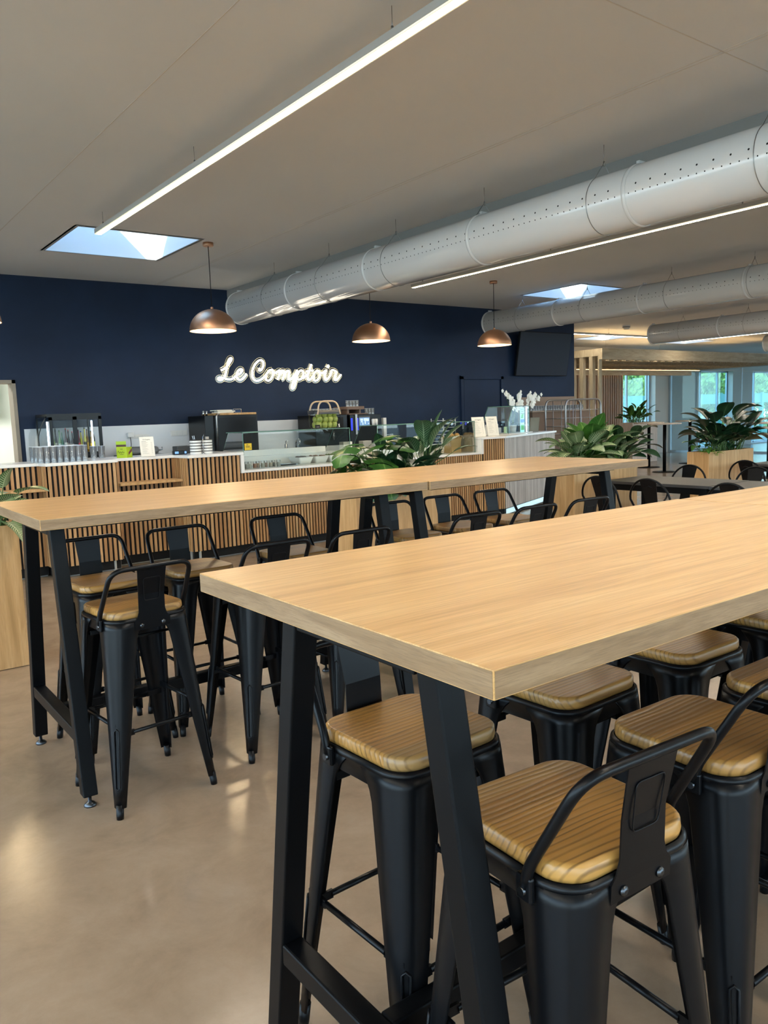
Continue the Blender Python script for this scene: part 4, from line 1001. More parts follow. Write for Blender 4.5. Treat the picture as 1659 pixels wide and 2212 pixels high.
# green snack carton
gb = thing('snack_carton', 'lime green snack carton with its lid flap standing up, beside the menu', 'box', (2.855, 8.43, WZ), D(42))
M_LIME = mat('lime_card', '#a6c21c', 0.5)
MB().box(-0.058, 0.058, -0.058, 0.058, 0, 0.112).build('carton', M_LIME, gb)
MB().box(-0.060, -0.058, -0.058, 0.058, 0.112, 0.175).build('lid_flap', M_LIME, gb)
p_ = MB(); p_.box(-0.0615, -0.0601, -0.056, 0.056, 0.118, 0.140); p_.build('brown_band', mat('chocolate_brown', '#4a2a1c', 0.5), gb)
p_ = MB(); 
p_.add([(-0.02, -0.0592, 0.028), (0.052, -0.0592, 0.066), (0.052, -0.0592, 0.10), (-0.02, -0.0592, 0.056)], [(0, 1, 2, 3)]); p_.build('bar_picture', mat('bar_maroon', '#6e3440', 0.5), gb)
p_ = MB(); p_.tube(smooth_path([(-0.0595, 0.045, 0.05), (-0.0595, 0.035, 0.075), (-0.0595, 0.025, 0.05), (-0.0595, 0.012, 0.066), (-0.0595, 0.002, 0.05), (-0.0595, -0.012, 0.066), (-0.0595, -0.022, 0.052), (-0.0595, -0.035, 0.06)]), 0.0016, 5)
p_.box(-0.0595, -0.0585, -0.02, 0.02, 0.034, 0.038); p_.box(-0.0595, -0.0585, -0.015, 0.015, 0.09, 0.094); p_.build('lettering', M_INK, gb)
# menus
def menu(label, x, y, z, w, h, rz, tilt=11, lines=12, group=None):
    t = thing('menu_stand', label, 'menu', (x, y, z), rz, group); t.rotation_euler = (-D(tilt), 0, rz)
    MB().box(-w/2, w/2, -0.002, 0.002, 0, h).build('sheet', M_PAPER, t)
    MB().box(-w/2, w/2, 0.002, 0.005, 0, h+0.002).box(-w/2, w/2, -0.004, 0.05, 0, 0.003).build('holder', M_ACRYL, t)
    b = MB(); script_heading(b, Vector((0, -0.0025, h*0.86)), Vector((1, 0, 0)), Vector((0, 0, 1)), w*0.52, w*0.004)
    b.box(-w*0.36, -w*0.05, -0.0035, -0.0021, h*0.755, h*0.765); b.build('heading', M_INK, t)
    g = MB(); r_ = random.Random(int(x*100))
    for k in range(lines):
        zz = h*0.71-k*h*0.60/lines
        g.box(-w*0.36, -w*0.36+w*r_.uniform(0.25, 0.52), -0.0035, -0.0021, zz, zz+h*0.006); g.box(w*0.28, w*0.36, -0.0035, -0.0021, zz, zz+h*0.006)
    g.build('printed_lines', M_GREYINK, t)
    return t
menu('white menu sheet standing between the green carton and the card reader', 3.075, 8.33, WZ, 0.152, 0.215, D(-4))
menu('white menu sheet on the right worktop, left of two, behind the glass screen edge', 7.86, 8.24, WZ, 0.215, 0.285, D(-6))
menu('white menu sheet on the right worktop, right of two, before the sloped glass case', 8.22, 8.33, WZ, 0.215, 0.285, D(-2))
menu('menu sheet seen edge-on at the far end of the angled counter, turned away', 9.72, 8.93, WZ, 0.16, 0.235, D(160))
# card reader and till block
t = thing('card_reader', 'small card reader with a blue lit screen in front of a dark block', 'card reader', (3.44, 8.36, WZ), D(-10))
MB().rbox(-0.075, 0.075, -0.04, 0.04, 0, 0.045, 0.008).build('casing', M_BLKGLOSS, t)
MB().box(-0.06, -0.02, -0.0415, -0.0402, 0.012, 0.036).box(0.045, 0.066, -0.0415, -0.0402, 0.012, 0.036).build('screen', mat('blue_screen', '#5f8fe0', 0.3, emit=(0.2, 0.42, 0.95), estr=0.3), t)
t = thing('receipt_printer', 'black receipt printer behind the blue lit card reader', 'printer', (3.58, 8.62, WZ), 0)
MB().rbox(-0.09, 0.09, -0.07, 0.07, 0, 0.085, 0.008).build('casing', M_DARKGREY, t); MB().box(-0.05, 0.05, -0.03, -0.026, 0.085, 0.088).build('paper_slot', M_BLKMATT, t)
# banded canisters
def canister(x, y, label):
    t = thing('canister', label, 'canister', (x, y, WZ), 0, 'banded canisters on the worktop')
    for k in range(5):
        z = 0.031*k; r = 0.060
        ring = []
        m_ = MB()
        def prof(q, zz): return [Vector(((q+0.0022*(i % 2))*math.cos(2*PI*i/40), (q+0.0022*(i % 2))*math.sin(2*PI*i/40), zz)) for i in range(40)]
        m_.loft([prof(r-0.002, z), prof(r, z+0.003), prof(r, z+0.0215), prof(r-0.002, z+0.0225)], True, True, False); m_.build('ribbed_tier', M_COUNTERTOP, t)
        MB().lathe([(r-0.001, z+0.0225), (r+0.004, z+0.0232), (r+0.004, z+0.0305), (r-0.001, z+0.031)], 32).build('dark_band', mat('dark_taupe', '#2a241f', 0.5), t)
    return t
canister(3.603, 8.30, 'white ribbed canister with dark bands, left of the pair'); canister(3.736, 8.30, 'white ribbed canister with dark bands, right of the pair by the glass well')
t = thing('cutlery_post', 'thin chrome post with handle between the two banded canisters', 'stand', (3.6695, 8.245, WZ))
MB().tube([(0, 0, 0), (0, 0, 0.185)], 0.0042, 10).tube([(0, 0, 0.185), (0.012, 0, 0.198), (0.012, 0, 0.212)], 0.003, 8).lathe([(0.022, 0), (0.022, 0.004), (0.005, 0.006)], 16).build('post', M_CHROME, t)
for k, (dx, tl) in enumerate(((-0.02, -14), (-0.005, -8))):
    t = thing('spoon', ['steel spoon leaning out of the left banded canister, outer one', 'steel spoon in the left banded canister, inner one'][k], 'spoon', (3.603+dx, 8.30, WZ+0.156)); t.rotation_euler = (0, D(tl), 0)
    MB().rbox(-0.004, 0.004, -0.0015, 0.0015, 0, 0.045, 0.0012).build('handle', M_CHROME, t)
t = thing('sugar_box', 'small grey box standing on the right banded canister', 'box', (3.745, 8.30, WZ+0.156)); MB().rbox(-0.018, 0.018, -0.012, 0.012, 0, 0.028, 0.002).build('carton', mat('grey_card', '#a5a19a', 0.6), t)
# contact grill at the back
t = thing('contact_grill', 'grey lidded contact grill on the back counter behind the menu', 'grill', (3.47, 9.72, BZ))
MB().rbox(-0.23, 0.23, -0.2, 0.2, 0, 0.20, 0.01).build('base', M_BLKMATT, t); MB().rbox(-0.25, 0.27, -0.22, 0.2, 0.20, 0.225, 0.008).build('plate', M_DARKGREY, t)
MB().rbox(-0.22, 0.20, -0.18, 0.2, 0.228, 0.32, 0.03).build('lid', mat('grey_lid', '#6f7274', 0.4, 0.3), t)
MB().tube([(0.20, -0.14, 0.27), (0.235, -0.17, 0.275), (0.235, -0.17, 0.31)], 0.007, 8).build('handle', M_CHROME, t)
# black oven with board
t = thing('counter_oven', 'tall black oven block with a steel corner post on the back counter', 'oven', (0, 0, 0))
MB().rbox(4.27, 5.02, 9.5, 10.02, BZ, 1.575, 0.005).build('casing', M_BLKGLOSS, t); MB().rbox(4.44, 5.0, 9.494, 9.4995, 1.05, 1.54, 0.002).build('door', mat('oven_glass', (0.006, 0.007, 0.009), 0.3, spec=0.2), t)
MB().tube(bend([(4.415, 9.46, BZ), (4.415, 9.46, 1.585), (4.47, 9.49, 1.592)], 0.03), 0.012, 10).build('corner_post', M_STEEL, t)
t = thing('bread_board', 'wooden board lying on the black oven', 'board', (4.73, 9.74, 1.575)); MB().rbox(-0.29, 0.29, -0.22, 0.22, 0, 0.028, 0.005).build('board', M_PLANTER, t)
t = thing('cloth_bundle', 'cream folded cloth lying on the wooden board on the oven', 'cloth', (4.60, 9.66, 1.603)); 
c_ = MB(); 
for k, (dx, dz, a) in enumerate(((0, 0.0, 4), (0.03, 0.014, -7), (-0.02, 0.028, 10))): c_.rbox(-0.12, 0.12, -0.08, 0.08, dz, dz+0.014, 0.005, M=Matrix.Translation((dx, 0, 0)) @ rot_z(D(a)))
c_.build('folds', M_PAPER, t)
t = thing('towel_rail', 'low chrome rail on the wooden board on the oven', 'rail', (4.84, 9.70, 1.603)); MB().tube(bend([(-0.07, 0, 0), (-0.07, 0, 0.05), (0.05, 0, 0.05), (0.05, 0, 0)], 0.01), 0.004, 8).build('bar', M_CHROME, t)
for k in range(2):
    t = thing('shaker', ['chrome shaker on the left end of the black oven, left of two', 'chrome shaker on the black oven, right of two'][k], 'shaker', (4.31+0.045*k, 9.62, 1.575)); MB().lathe([(0.013, 0), (0.013, 0.04), (0.009, 0.045), (0.014, 0.05), (0.014, 0.058), (0.004, 0.062)], 14).build('body', M_CHROME, t)
# tap
t = thing('mixer_tap', 'chrome mixer tap behind the left display well', 'tap', (5.66, 9.62, BZ)); MB().tube(bend([(0, 0, 0), (0, 0, 0.30), (0, -0.10, 0.32), (0, -0.12, 0.25)], 0.05), 0.011, 10).lathe([(0.024, 0), (0.022, 0.03), (0.014, 0.035)], 14).build('spout', M_CHROME, t); MB().tube([(0.012, 0, 0.22), (0.075, -0.01, 0.27)], 0.006, 8).build('lever', M_CHROME, t)
t = thing('soap_pump', 'small chrome soap pump left of the mixer tap', 'pump', (5.50, 9.62, BZ)); MB().lathe([(0.02, 0), (0.02, 0.25), (0.008, 0.26), (0.008, 0.30)], 14).tube([(0, 0, 0.295), (0, -0.05, 0.30)], 0.006, 8).build('body', M_CHROME, t)

# glass canopies of the wells
def canopy(label, x0, x1, zt):
    t = thing('glass_screen', label, 'glass screen', (0, 0, 0)); yf, yb = 8.13, 8.55
    MB().box(x0, x1, yf, yf+0.008, 0.945, zt).build('front_pane', M_CASEGLASS, t)
    MB().box(x0, x1, yf, yb, zt, zt+0.008).build('top_pane', M_CASEGLASS, t)
    for x in (x0, x1):
        p = [(yf+0.008, 0.945), (8.69, 0.945), (8.69, 1.10), (yb-0.06, zt), (yf+0.008, zt)]
        m_ = MB(); v = [(x-0.004, y, z) for y, z in p]+[(x+0.004, y, z) for y, z in p]; n = len(p)
        m_.add(v, [tuple(range(n)), tuple(range(n, 2*n))[::-1]]+[(i, n+i, n+(i+1) % n, (i+1) % n) for i in range(n)]); m_.build('side_pane', M_CASEGLASS, t)
        MB().tube([(x, yf+0.004, 0.945), (x, yf+0.004, zt)], 0.0045, 6).build('pane_edge', M_EDGE, t); MB().tube([(x, 8.69, 1.10), (x, yb-0.06, zt)], 0.004, 6).build('pane_edge', M_EDGE, t)
    MB().tube([(x0, yf+0.002, zt+0.004), (x1, yf+0.002, zt+0.004)], 0.0055, 6).build('pane_edge', M_EDGE, t); MB().tube([(x0, yb, zt+0.004), (x1, yb, zt+0.004)], 0.0045, 6).build('pane_edge', M_EDGE, t)
    return t
c1_ = canopy('left glass screen over the display well, bag of apples on its top', 4.10, 5.555, 1.358)
canopy('right glass screen over the display well behind the middle planter foliage', 5.98, 7.66, 1.372)
t = thing('allergen_card', 'black card with a yellow lower half stuck inside the left glass screen corner', 'card', (4.112, 8.122, 1.165))
MB().box(0, 0.088, 0, 0.004, 0.075, 0.185).build('black_half', M_BLKMATT, t); MB().box(0, 0.088, 0, 0.004, 0, 0.075).build('yellow_half', mat('yellow_card', '#d9b81e', 0.5), t)
p_ = MB(); p_.box(0.02, 0.045, -0.0012, 0, 0.056, 0.062); p_.box(0.014, 0.066, -0.0012, 0, 0.040, 0.045); p_.box(0.014, 0.060, -0.0012, 0, 0.030, 0.035); p_.box(0.066, 0.074, -0.0012, 0, 0.018, 0.026); p_.build('lettering', M_INK, t)
# jars, bowls, tongs
FZ = 0.9455
rnd = random.Random(11); JC = ['#d8cfc0', '#d9d0bc', '#c77a3e', '#b98a5a', '#cdbfa6', '#a9744a', '#c9b79a', '#6e5a3c', '#bfb8a8']
for k in range(9):
    t = thing('dessert_jar', 'small glass dessert jar in the left display well, %s from the left' % ['first', 'second', 'third', 'fourth', 'fifth', 'sixth', 'seventh', 'eighth', 'ninth'][k], 'jar', (4.20+0.052*k, 8.27+0.03*(k % 2), FZ), 0, 'dessert jars in the display well')
    MB().lathe([(0.021, 0.004), (0.0225, 0.01), (0.0225, 0.052), (0.001, 0.055)], 14).build('filling', mat('filling_%d' % k, JC[k], 0.6), t)
    MB().lathe([(0.022, 0), (0.0245, 0.004), (0.0245, 0.074), (0.023, 0.078), (0.023, 0.080)], 14, cap=False).build('jar_glass', M_TUMBLER, t)
    MB().tube([(0.0235*math.cos(2*PI*i/14), 0.0235*math.sin(2*PI*i/14), 0.08) for i in range(14)], 0.0016, 5, True).build('rim', M_RIM, t)
for k, (x, y) in enumerate(((5.03, 8.45), (5.27, 8.47), (5.50, 8.50))):
    t = thing('salad_bowl', ['white rectangular bowl with dark topping, left of three in the well', 'white rectangular bowl in the well, middle of three', 'white rectangular bowl in the well behind the monstera leaf'][k], 'bowl', (x, y, FZ), 0, 'white bowls in the display well')
    rg = lambda hx, hy, z: [Vector((a, b, z)) for a, b in rrect(hx, hy, 0.02, 4)]
    MB().loft([rg(0.075, 0.11, 0), rg(0.105, 0.14, 0.085), rg(0.10, 0.135, 0.085), rg(0.075, 0.105, 0.03)], True, True, True).build('bowl', M_COUNTERTOP, t)
    s_ = MB(); r2 = random.Random(k)
    for q in range(16): s_.sphere((r2.uniform(-0.07, 0.07), r2.uniform(-0.09, 0.09), 0.072), 0.022, 8, 6)
    tag(s_.build('food', mat('bowl_food_%d' % k, ['#5a4636', '#7a5a44', '#5f6b3a'][k], 0.7), t), kind='stuff')
t = thing('serving_tongs', 'dark serving tongs lying in the well between jars and bowls', 'tongs', (4.76, 8.28, FZ+0.006), D(12)); MB().rbox(-0.11, 0.11, -0.012, 0.002, 0, 0.010, 0.003).rbox(-0.11, 0.11, 0.008, 0.022, 0, 0.010, 0.003).build('arms', M_BLKMATT, t)
t = thing('blue_tray', 'pale blue flat tray lying in the left display well', 'tray', (4.86, 8.45, FZ)); MB().rbox(-0.06, 0.06, -0.12, 0.12, 0, 0.012, 0.004).build('tray', mat('pale_blue', '#b9cfe0', 0.4), t)
# apple bag
ab = thing('apple_bag', 'clear bag with wooden hoop handles full of green apples on the left glass screen', 'bag', (5.335, 8.34, 1.3665))
rg = lambda hx, hy, z: [Vector((a, b, z)) for a, b in rrect(hx, hy, 0.05, 6)]
MB().loft([rg(0.175, 0.085, 0.002), rg(0.19, 0.095, 0.02), rg(0.20, 0.10, 0.215)], True, False, True).build('clear_sides', M_BAGCLEAR, ab)
MB().loft([rg(0.201, 0.101, 0.175), rg(0.202, 0.102, 0.222), rg(0.196, 0.096, 0.222), rg(0.196, 0.096, 0.175)], True, False, True).build('dark_hem', mat('dark_hem', '#2b3138', 0.5), ab)
for sy in (-1, 1):
    hp = bend([(-0.165, sy*0.10, 0.17), (-0.13, sy*0.085, 0.33), (0.13, sy*0.085, 0.33), (0.165, sy*0.10, 0.17)], 0.10, 8)
    MB().tube(hp, 0.0105, 10).build('handle', mat('pale_hoop', '#c9b093', 0.5), ab)
rnd = random.Random(21); ap = []
M_APPLE = mat('green_apple', '#a3ad55', 0.35); _k = NB(M_APPLE); _v = _k.coords((1, 1, 1), rnd=5); _k.color(_k.ramp(_k.noise(_v, 14, 3), [(0.3, '#7f8f3c'), (0.7, '#a9ac5c')]))
pos = [(-0.115, -0.045), (-0.04, -0.05), (0.035, -0.045), (0.11, -0.04), (-0.12, 0.03), (-0.045, 0.035), (0.03, 0.04), (0.105, 0.035)]
k = 0; ap0 = None
for lay in range(3):
    for (x, y) in pos:
        if lay == 2 and abs(x) > 0.1 and y > 0: continue
        p = (5.335+x+0.012*(lay % 2)-0.004, 8.34+y, 1.3665+0.006+0.040+0.066*lay)
        lb = 'green apple in the clear bag on the glass screen, %s layer' % ['bottom', 'middle', 'top'][lay]
        if ap0 is None:
            ap0 = MB().lathe([(0.001, -0.033), (0.016, -0.040), (0.033, -0.031), (0.0415, 0.0), (0.0375, 0.024), (0.021, 0.038), (0.007, 0.033), (0.001, 0.028)], 14).build('apple', M_APPLE, None, p)
            tag(ap0, lb, 'apple', 'apples in the clear bag'); MB().tube([(0, 0, 0.024), (0.003, 0, 0.042)], 0.0014, 5).build('stalk', M_BARK, ap0)
        else: dup(ap0, p, rnd.uniform(0, 6), lb, 'apples in the clear bag')
t = thing('name_tag', 'small black tag leaning at the left foot of the apple bag', 'tag', (5.145, 8.20, 1.3665)); t.rotation_euler = (-D(15), 0, 0); MB().box(-0.035, 0.035, 0, 0.004, 0, 0.05).build('card', M_BLKMATT, t); MB().box(-0.02, 0.02, -0.001, 0, 0.02, 0.026).build('lettering', M_GREYINK, t)
# coffee machines
t = thing('coffee_grinder_unit', 'black coffee machine with glasses on top, left of the one with the lit screen', 'coffee machine', (0, 0, 0))
MB().rbox(5.93, 6.47, 9.52, 10.0, BZ, 1.535, 0.008).build('casing', M_BLKGLOSS, t); MB().rbox(6.0, 6.40, 9.512, 9.5195, 1.28, 1.50, 0.004).build('front_panel', M_BLKMATT, t)
MB().tube([(6.2, 9.48, 1.30), (6.2, 9.48, 1.18)], 0.014, 10).box(6.185, 6.215, 9.48, 9.52, 1.28, 1.30).build('spout', M_CHROME, t); MB().rbox(5.98, 6.42, 9.44, 9.52, BZ+0.001, BZ+0.03, 0.004).build('drip_tray', M_DARKGREY, t)
cm = thing('coffee_machine', 'black coffee machine with a blue screen and blue light bars', 'coffee machine', (0, 0, 0))
MB().rbox(6.52, 7.07, 9.52, 10.0, BZ, 1.525, 0.006).build('casing', M_BLKGLOSS, cm)
MB().rbox(6.66, 6.87, 9.508, 9.5195, 1.345, 1.505, 0.004).build('display_frame', M_DARKGREY, cm)
sc_ = MB().box(6.675, 6.855, 9.5055, 9.5078, 1.365, 1.48).build('screen', mat('machine_screen', '#5a86b8', 0.3, emit=(0.16, 0.27, 0.45), estr=0.32), cm)
p_ = MB(); 
for a, b, c, d in ((6.69, 6.735, 1.435, 1.465), (6.70, 6.73, 1.41, 1.432), (6.725, 6.74, 1.375, 1.408), (6.75, 6.80, 1.43, 1.468), (6.765, 6.785, 1.385, 1.43), (6.80, 6.84, 1.425, 1.465), (6.825, 6.845, 1.385, 1.40)): p_.box(a, b, 9.503, 9.5053, c, d)
p_.build('screen_pattern', mat('screen_pale', '#c6dcf0', 0.4, emit=(0.45, 0.58, 0.72), estr=0.3), sc_)
for x in (6.545, 6.645): MB().box(x-0.012, x+0.012, 9.512, 9.5198, 1.30, 1.475).build('light_bar', mat('blue_light_bar', '#2030ff', 0.4, emit=(0.03, 0.05, 1.0), estr=0.5), cm)
MB().box(6.60, 6.635, 9.50, 9.52, 1.24, 1.53).build('steel_trim', M_STEEL, cm)
for k in range(2): MB().lathe([(0.022, 1.36), (0.026, 1.44), (0.020, 1.455)], 14, (6.915+0.055*k, 9.50, 0)).build('cup_stack', M_WHITE, cm)
MB().rbox(6.53, 6.86, 9.55, 9.92, 1.528, 1.545, 0.003).rbox(6.50, 6.80, 9.55, 9.92, 1.60, 1.645, 0.003).box(6.53, 6.56, 9.60, 9.9, 1.545, 1.60).box(6.74, 6.77, 9.60, 9.9, 1.545, 1.60).build('cup_tray', mat('brown_tray', '#6b5446', 0.5), cm)
g2 = make_tumbler(0.026, 0.085); first = True
def glasses(xs, y, z, label, group):
    global first
    for x in xs: place_glass(x, y, z, label, group, g2, first); first = False
glasses([5.97+0.058*i for i in range(8)], 9.62, 1.536, 'short glass in the row on the left black coffee machine', 'glasses on the left coffee machine')
glasses([5.99+0.058*i for i in range(8)], 9.70, 1.536, 'short glass in the rear row on the left black coffee machine', 'glasses on the left coffee machine')
glasses([6.58+0.056*i for i in range(4)], 9.66, 1.646, 'short glass on the brown tray on the coffee machine with the screen', 'glasses on the brown tray')
glasses([6.885+0.056*i for i in range(3)], 9.62, 1.526, 'short glass on the right end of the coffee machine with the screen', 'glasses on the screen coffee machine')
t = thing('white_column', 'slim white square column standing right of the coffee machine', 'column', (0, 0, 0)); MB().rbox(7.15, 7.205, 9.56, 9.615, BZ, 1.465, 0.003).build('post', M_WHITE, t); MB().box(7.17, 7.34, 9.58, 9.595, 1.205, 1.22).build('side_arm', M_CHROME, t)
t = thing('paper_stack', 'block of white paper cups under the left edge of the right glass screen', 'cups', (5.82, 8.62, 0.947)); MB().rbox(-0.07, 0.07, -0.05, 0.05, 0, 0.23, 0.004).build('block', M_PAPER, t)
# paper bag with bread and wire rack
t = thing('bread_bag', 'crumpled brown paper bag with bread at the right end of the display well', 'bag', (7.50, 8.42, 0.947), D(8))
rr_ = random.Random(4); rings = []
for z, s_ in ((0, 1.0), (0.06, 1.02), (0.13, 0.98), (0.19, 1.06), (0.225, 1.12)): rings.append([Vector((x*s_+rr_.uniform(-0.006, 0.006), y*s_+rr_.uniform(-0.006, 0.006), z+(rr_.uniform(-0.02, 0.02) if z > 0.2 else 0))) for x, y in rrect(0.115, 0.07, 0.02, 4)])
MB().loft(rings, True, False, False).build('paper_bag', mat('kraft_paper', '#a98a5c', 0.8), t)
b_ = MB()
for k in range(7): b_.sphere((rr_.uniform(-0.08, 0.10), rr_.uniform(-0.04, 0.04), 0.21+rr_.uniform(0, 0.03)), 0.045, 10, 8, (1, 0.8, 0.8))
tag(b_.build('bread_rolls', mat('bread_crust', '#b48a52', 0.7), t), kind='stuff')
t = thing('wire_rack', 'pale wire tray rack standing behind the bread bag', 'rack', (8.45, 9.70, BZ)); 
for k in range(8):
    m_ = MB()
    for x in (-0.12, 0.12): m_.tube([(x, -0.15, 0.10+0.055*k), (x, 0.15, 0.10+0.055*k)], 0.004, 6)
    for y in (-0.15, 0.15): m_.tube([(-0.12, y, 0.10+0.055*k), (0.12, y, 0.10+0.055*k)], 0.005, 6)
    m_.build('tray', M_WHITE, t)
m_ = MB()
for x in (-0.125, 0.125):
    for y in (-0.15, 0.15): m_.tube([(x, y, 0), (x, y, 0.52)], 0.006, 8)
m_.build('upright', M_WHITE, t)
# sloped glass case with lit label
an = math.atan2(0.9, 2.08)
vc = thing('glass_case', 'sloped glass case with a bright lit label panel on the angled counter end', 'glass case', (8.98, 8.80, WZ), an)
def gp_(mb, pts): n = len(pts); return mb.add(pts, [tuple(range(n))])
H_, yF, yB = 0.42, -0.20, 0.20
pf = [(-0.47, 0.012), (0.44, 0.012), (0.44, H_), (-0.28, H_), (-0.47, 0.20)]
for y, nm in ((yF, 'front_pane'), (yB, 'rear_pane')): gp_(MB(), [(x, y, z) for x, z in pf]).build(nm, M_CASEGLASS, vc)
for (a, b), nm in (((2, 3), 'top_pane'), ((3, 4), 'sloped_pane'), ((1, 2), 'end_pane')):
    gp_(MB(), [(pf[a][0], yF, pf[a][1]), (pf[b][0], yF, pf[b][1]), (pf[b][0], yB, pf[b][1]), (pf[a][0], yB, pf[a][1])]).build(nm, M_CASEGLASS, vc)
e_ = MB()
for y in (yF, yB):
    for a, b in ((1, 2), (2, 3), (3, 4), (4, 0)): e_.tube([(pf[a][0], y, pf[a][1]), (pf[b][0], y, pf[b][1])], 0.005, 6)
for a in (2, 3): e_.tube([(pf[a][0], yF, pf[a][1]), (pf[a][0], yB, pf[a][1])], 0.005, 6)
e_.build('pane_edge', M_EDGE, vc)
MB().rbox(-0.48, 0.56, yF-0.02, yB+0.02, 0, 0.012, 0.003).build('base_plate', M_WHITE, vc)
lp = MB().box(0.06, 0.235, yF+0.006, yF+0.012, 0.014, 0.40).build('lit_label', mat('lit_label_panel', '#9fe0dc', 0.4, emit=(0.38, 0.85, 0.82), estr=0.30), vc)
MB().box(0.06, 0.235, yF+0.003, yF+0.0055, 0.165, 0.215).build('blue_band', mat('blue_band', '#2c6be0', 0.4, emit=(0.06, 0.25, 0.9), estr=0.25), lp)
p_ = MB(); r3 = random.Random(8)
for k in range(5): p_.add([(0.08, yF+0.0045, 0.235+0.012*k), (0.09+0.02*k % 0.1, yF+0.0045, 0.25+0.012*k), (0.215, yF+0.0045, 0.24+0.012*k), (0.15, yF+0.0045, 0.232+0.012*k)], [(0, 1, 2, 3)])
p_.box(0.08, 0.215, yF+0.004, yF+0.0055, 0.05, 0.13).build('green_pattern', mat('label_green', '#58b86a', 0.5, emit=(0.14, 0.5, 0.2), estr=0.2), lp)
p_ = MB(); p_.box(0.075, 0.22, yF+0.004, yF+0.0055, 0.30, 0.306); p_.box(0.09, 0.20, yF+0.004, yF+0.0055, 0.33, 0.335); p_.box(0.085, 0.21, yF+0.004, yF+0.0055, 0.36, 0.366); p_.build('label_lines', M_DARKGREY, lp)
MB().box(0.385, 0.40, yF+0.02, yF+0.035, 0.014, 0.405).build('led_post', M_COOLLED, vc)
MB().box(-0.45, 0.0, yB-0.10, yB-0.02, 0.014, 0.10).box(-0.45, 0.0, yB-0.05, yB-0.02, 0.10, 0.155).build('inner_step', M_WHITE, vc)
t = thing('tea_packet', 'small pale green packet inside the sloped glass case', 'packet', (8.86, 8.72, WZ+0.0125), an); MB().rbox(-0.03, 0.03, -0.02, 0.02, 0, 0.10, 0.003).build('packet', mat('pale_green_pack', '#9fc0a0', 0.5), t)
t = thing('coffee_packet', 'grey coffee packet inside the sloped glass case beside the green packet', 'packet', (8.98, 8.80, WZ+0.0125), an); MB().loft([[Vector((x, y, 0)) for x, y in rrect(0.05, 0.03, 0.01, 3)], [Vector((x, y, 0.17)) for x, y in rrect(0.05, 0.025, 0.01, 3)], [Vector((x, y*0.2, 0.215)) for x, y in rrect(0.05, 0.02, 0.004, 3)]], True, True, False).build('packet', mat('slate_pack', '#46525c', 0.35), t)
# wall cabinet with glasses, roll trolley
t = thing('bar_cabinet', 'brown open-top wall cabinet with a shelf of glasses behind the steel trolley', 'cabinet', (0, 0, 0))
M_TAUPE = mat('taupe_board', '#8a7565', 0.6)
MB().box(10.55, 12.08, 9.72, 10.07, 0.02, 1.46).build('carcass', mat('brown_board', '#6e5848', 0.6), t); MB().box(10.55, 12.08, 10.05, 10.07, 1.46, 1.735).build('back_panel', M_TAUPE, t)
MB().rbox(10.52, 12.10, 9.69, 10.05, 1.462, 1.487, 0.003).build('shelf', mat('shelf_taupe', '#a08e7e', 0.5), t)
glasses([10.60+0.066*i for i in range(22)], 9.80, 1.488, 'short glass in the row on the brown cabinet shelf behind the trolley', 'glasses on the cabinet shelf')
tr = thing('roll_trolley', 'tubular grey steel roll trolley with wire sides at the end of the navy wall', 'trolley', (10.72, 9.12, 0))
for y in (0, 0.45):
    fo = MB().tube(bend([(0, y, 0.10), (0, y, 1.66), (0.94, y, 1.66), (0.94, y, 0.10)], 0.14, 8), 0.017, 12).build('end_frame', M_STEEL, tr)
    v_ = MB()
    for x in (0.2, 0.42, 0.64, 0.80): v_.tube([(x, y, 0.2), (x, y, 1.65)], 0.0075, 8)
    v_.build('upright_rod', M_STEEL, fo)
v_ = MB()
for z in (0.2, 0.92, 1.06, 1.20, 1.34, 1.48):
    v_.tube([(0, 0, z), (0.94, 0, z)], 0.004, 6); v_.tube([(0, 0.45, z), (0.94, 0.45, z)], 0.004, 6); v_.tube([(0, 0, z), (0, 0.45, z)], 0.005, 6); v_.tube([(0.94, 0, z), (0.94, 0.45, z)], 0.005, 6)
v_.build('cross_rods', M_STEEL, tr); MB().box(0, 0.94, 0, 0.45, 0.13, 0.15).build('floor_plate', M_STEEL, tr)
for x in (0.06, 0.88):
    for y in (0.05, 0.40): MB().tube([(x, y-0.018, 0.05), (x, y+0.018, 0.05)], 0.05, 16).box(x-0.02, x+0.02, y-0.025, y+0.025, 0.05, 0.13).build('castor', M_RUBBER, tr)

# =================================================================== PLANTERS AND PLANTS
def planter(label, x0, x1, y0, y1, h=0.905, m=None):
    t = thing('wooden_planter', label, 'planter', ((x0+x1)/2, (y0+y1)/2, 0), 0, 'tall wooden planters')
    hx, hy = (x1-x0)/2, (y1-y0)/2; w = 0.02; mm = m or M_PLANTER
    for nm, b in (('front_panel', (-hx, hx, -hy, -hy+w)), ('back_panel', (-hx, hx, hy-w, hy)), ('end_panel', (-hx, -hx+w, -hy+w, hy-w)), ('end_panel', (hx-w, hx, -hy+w, hy-w))):
        MB().box(b[0], b[1], b[2], b[3], 0.004, h).build(nm, mm, t)
    tag(MB().box(-hx+w, hx-w, -hy+w, hy-w, h-0.09, h-0.035).build('soil', M_SOIL, t), kind='stuff')
    return t
planter('oak planter cut by the left picture edge, trailing plant in it', 0.06, 1.095, 5.31, 5.61)
planter('oak planter behind the second row between the table legs, monstera in it', 3.795, 4.86, 5.5, 5.80)
planter('oak planter behind the right end of the second row, variegated plants in it', 6.60, 7.68, 5.5, 5.80)
planter('oak planter far right with big dark leaves, seen above the dining chairs', 9.14, 10.19, 5.5, 5.80)
PLZ = 0.865
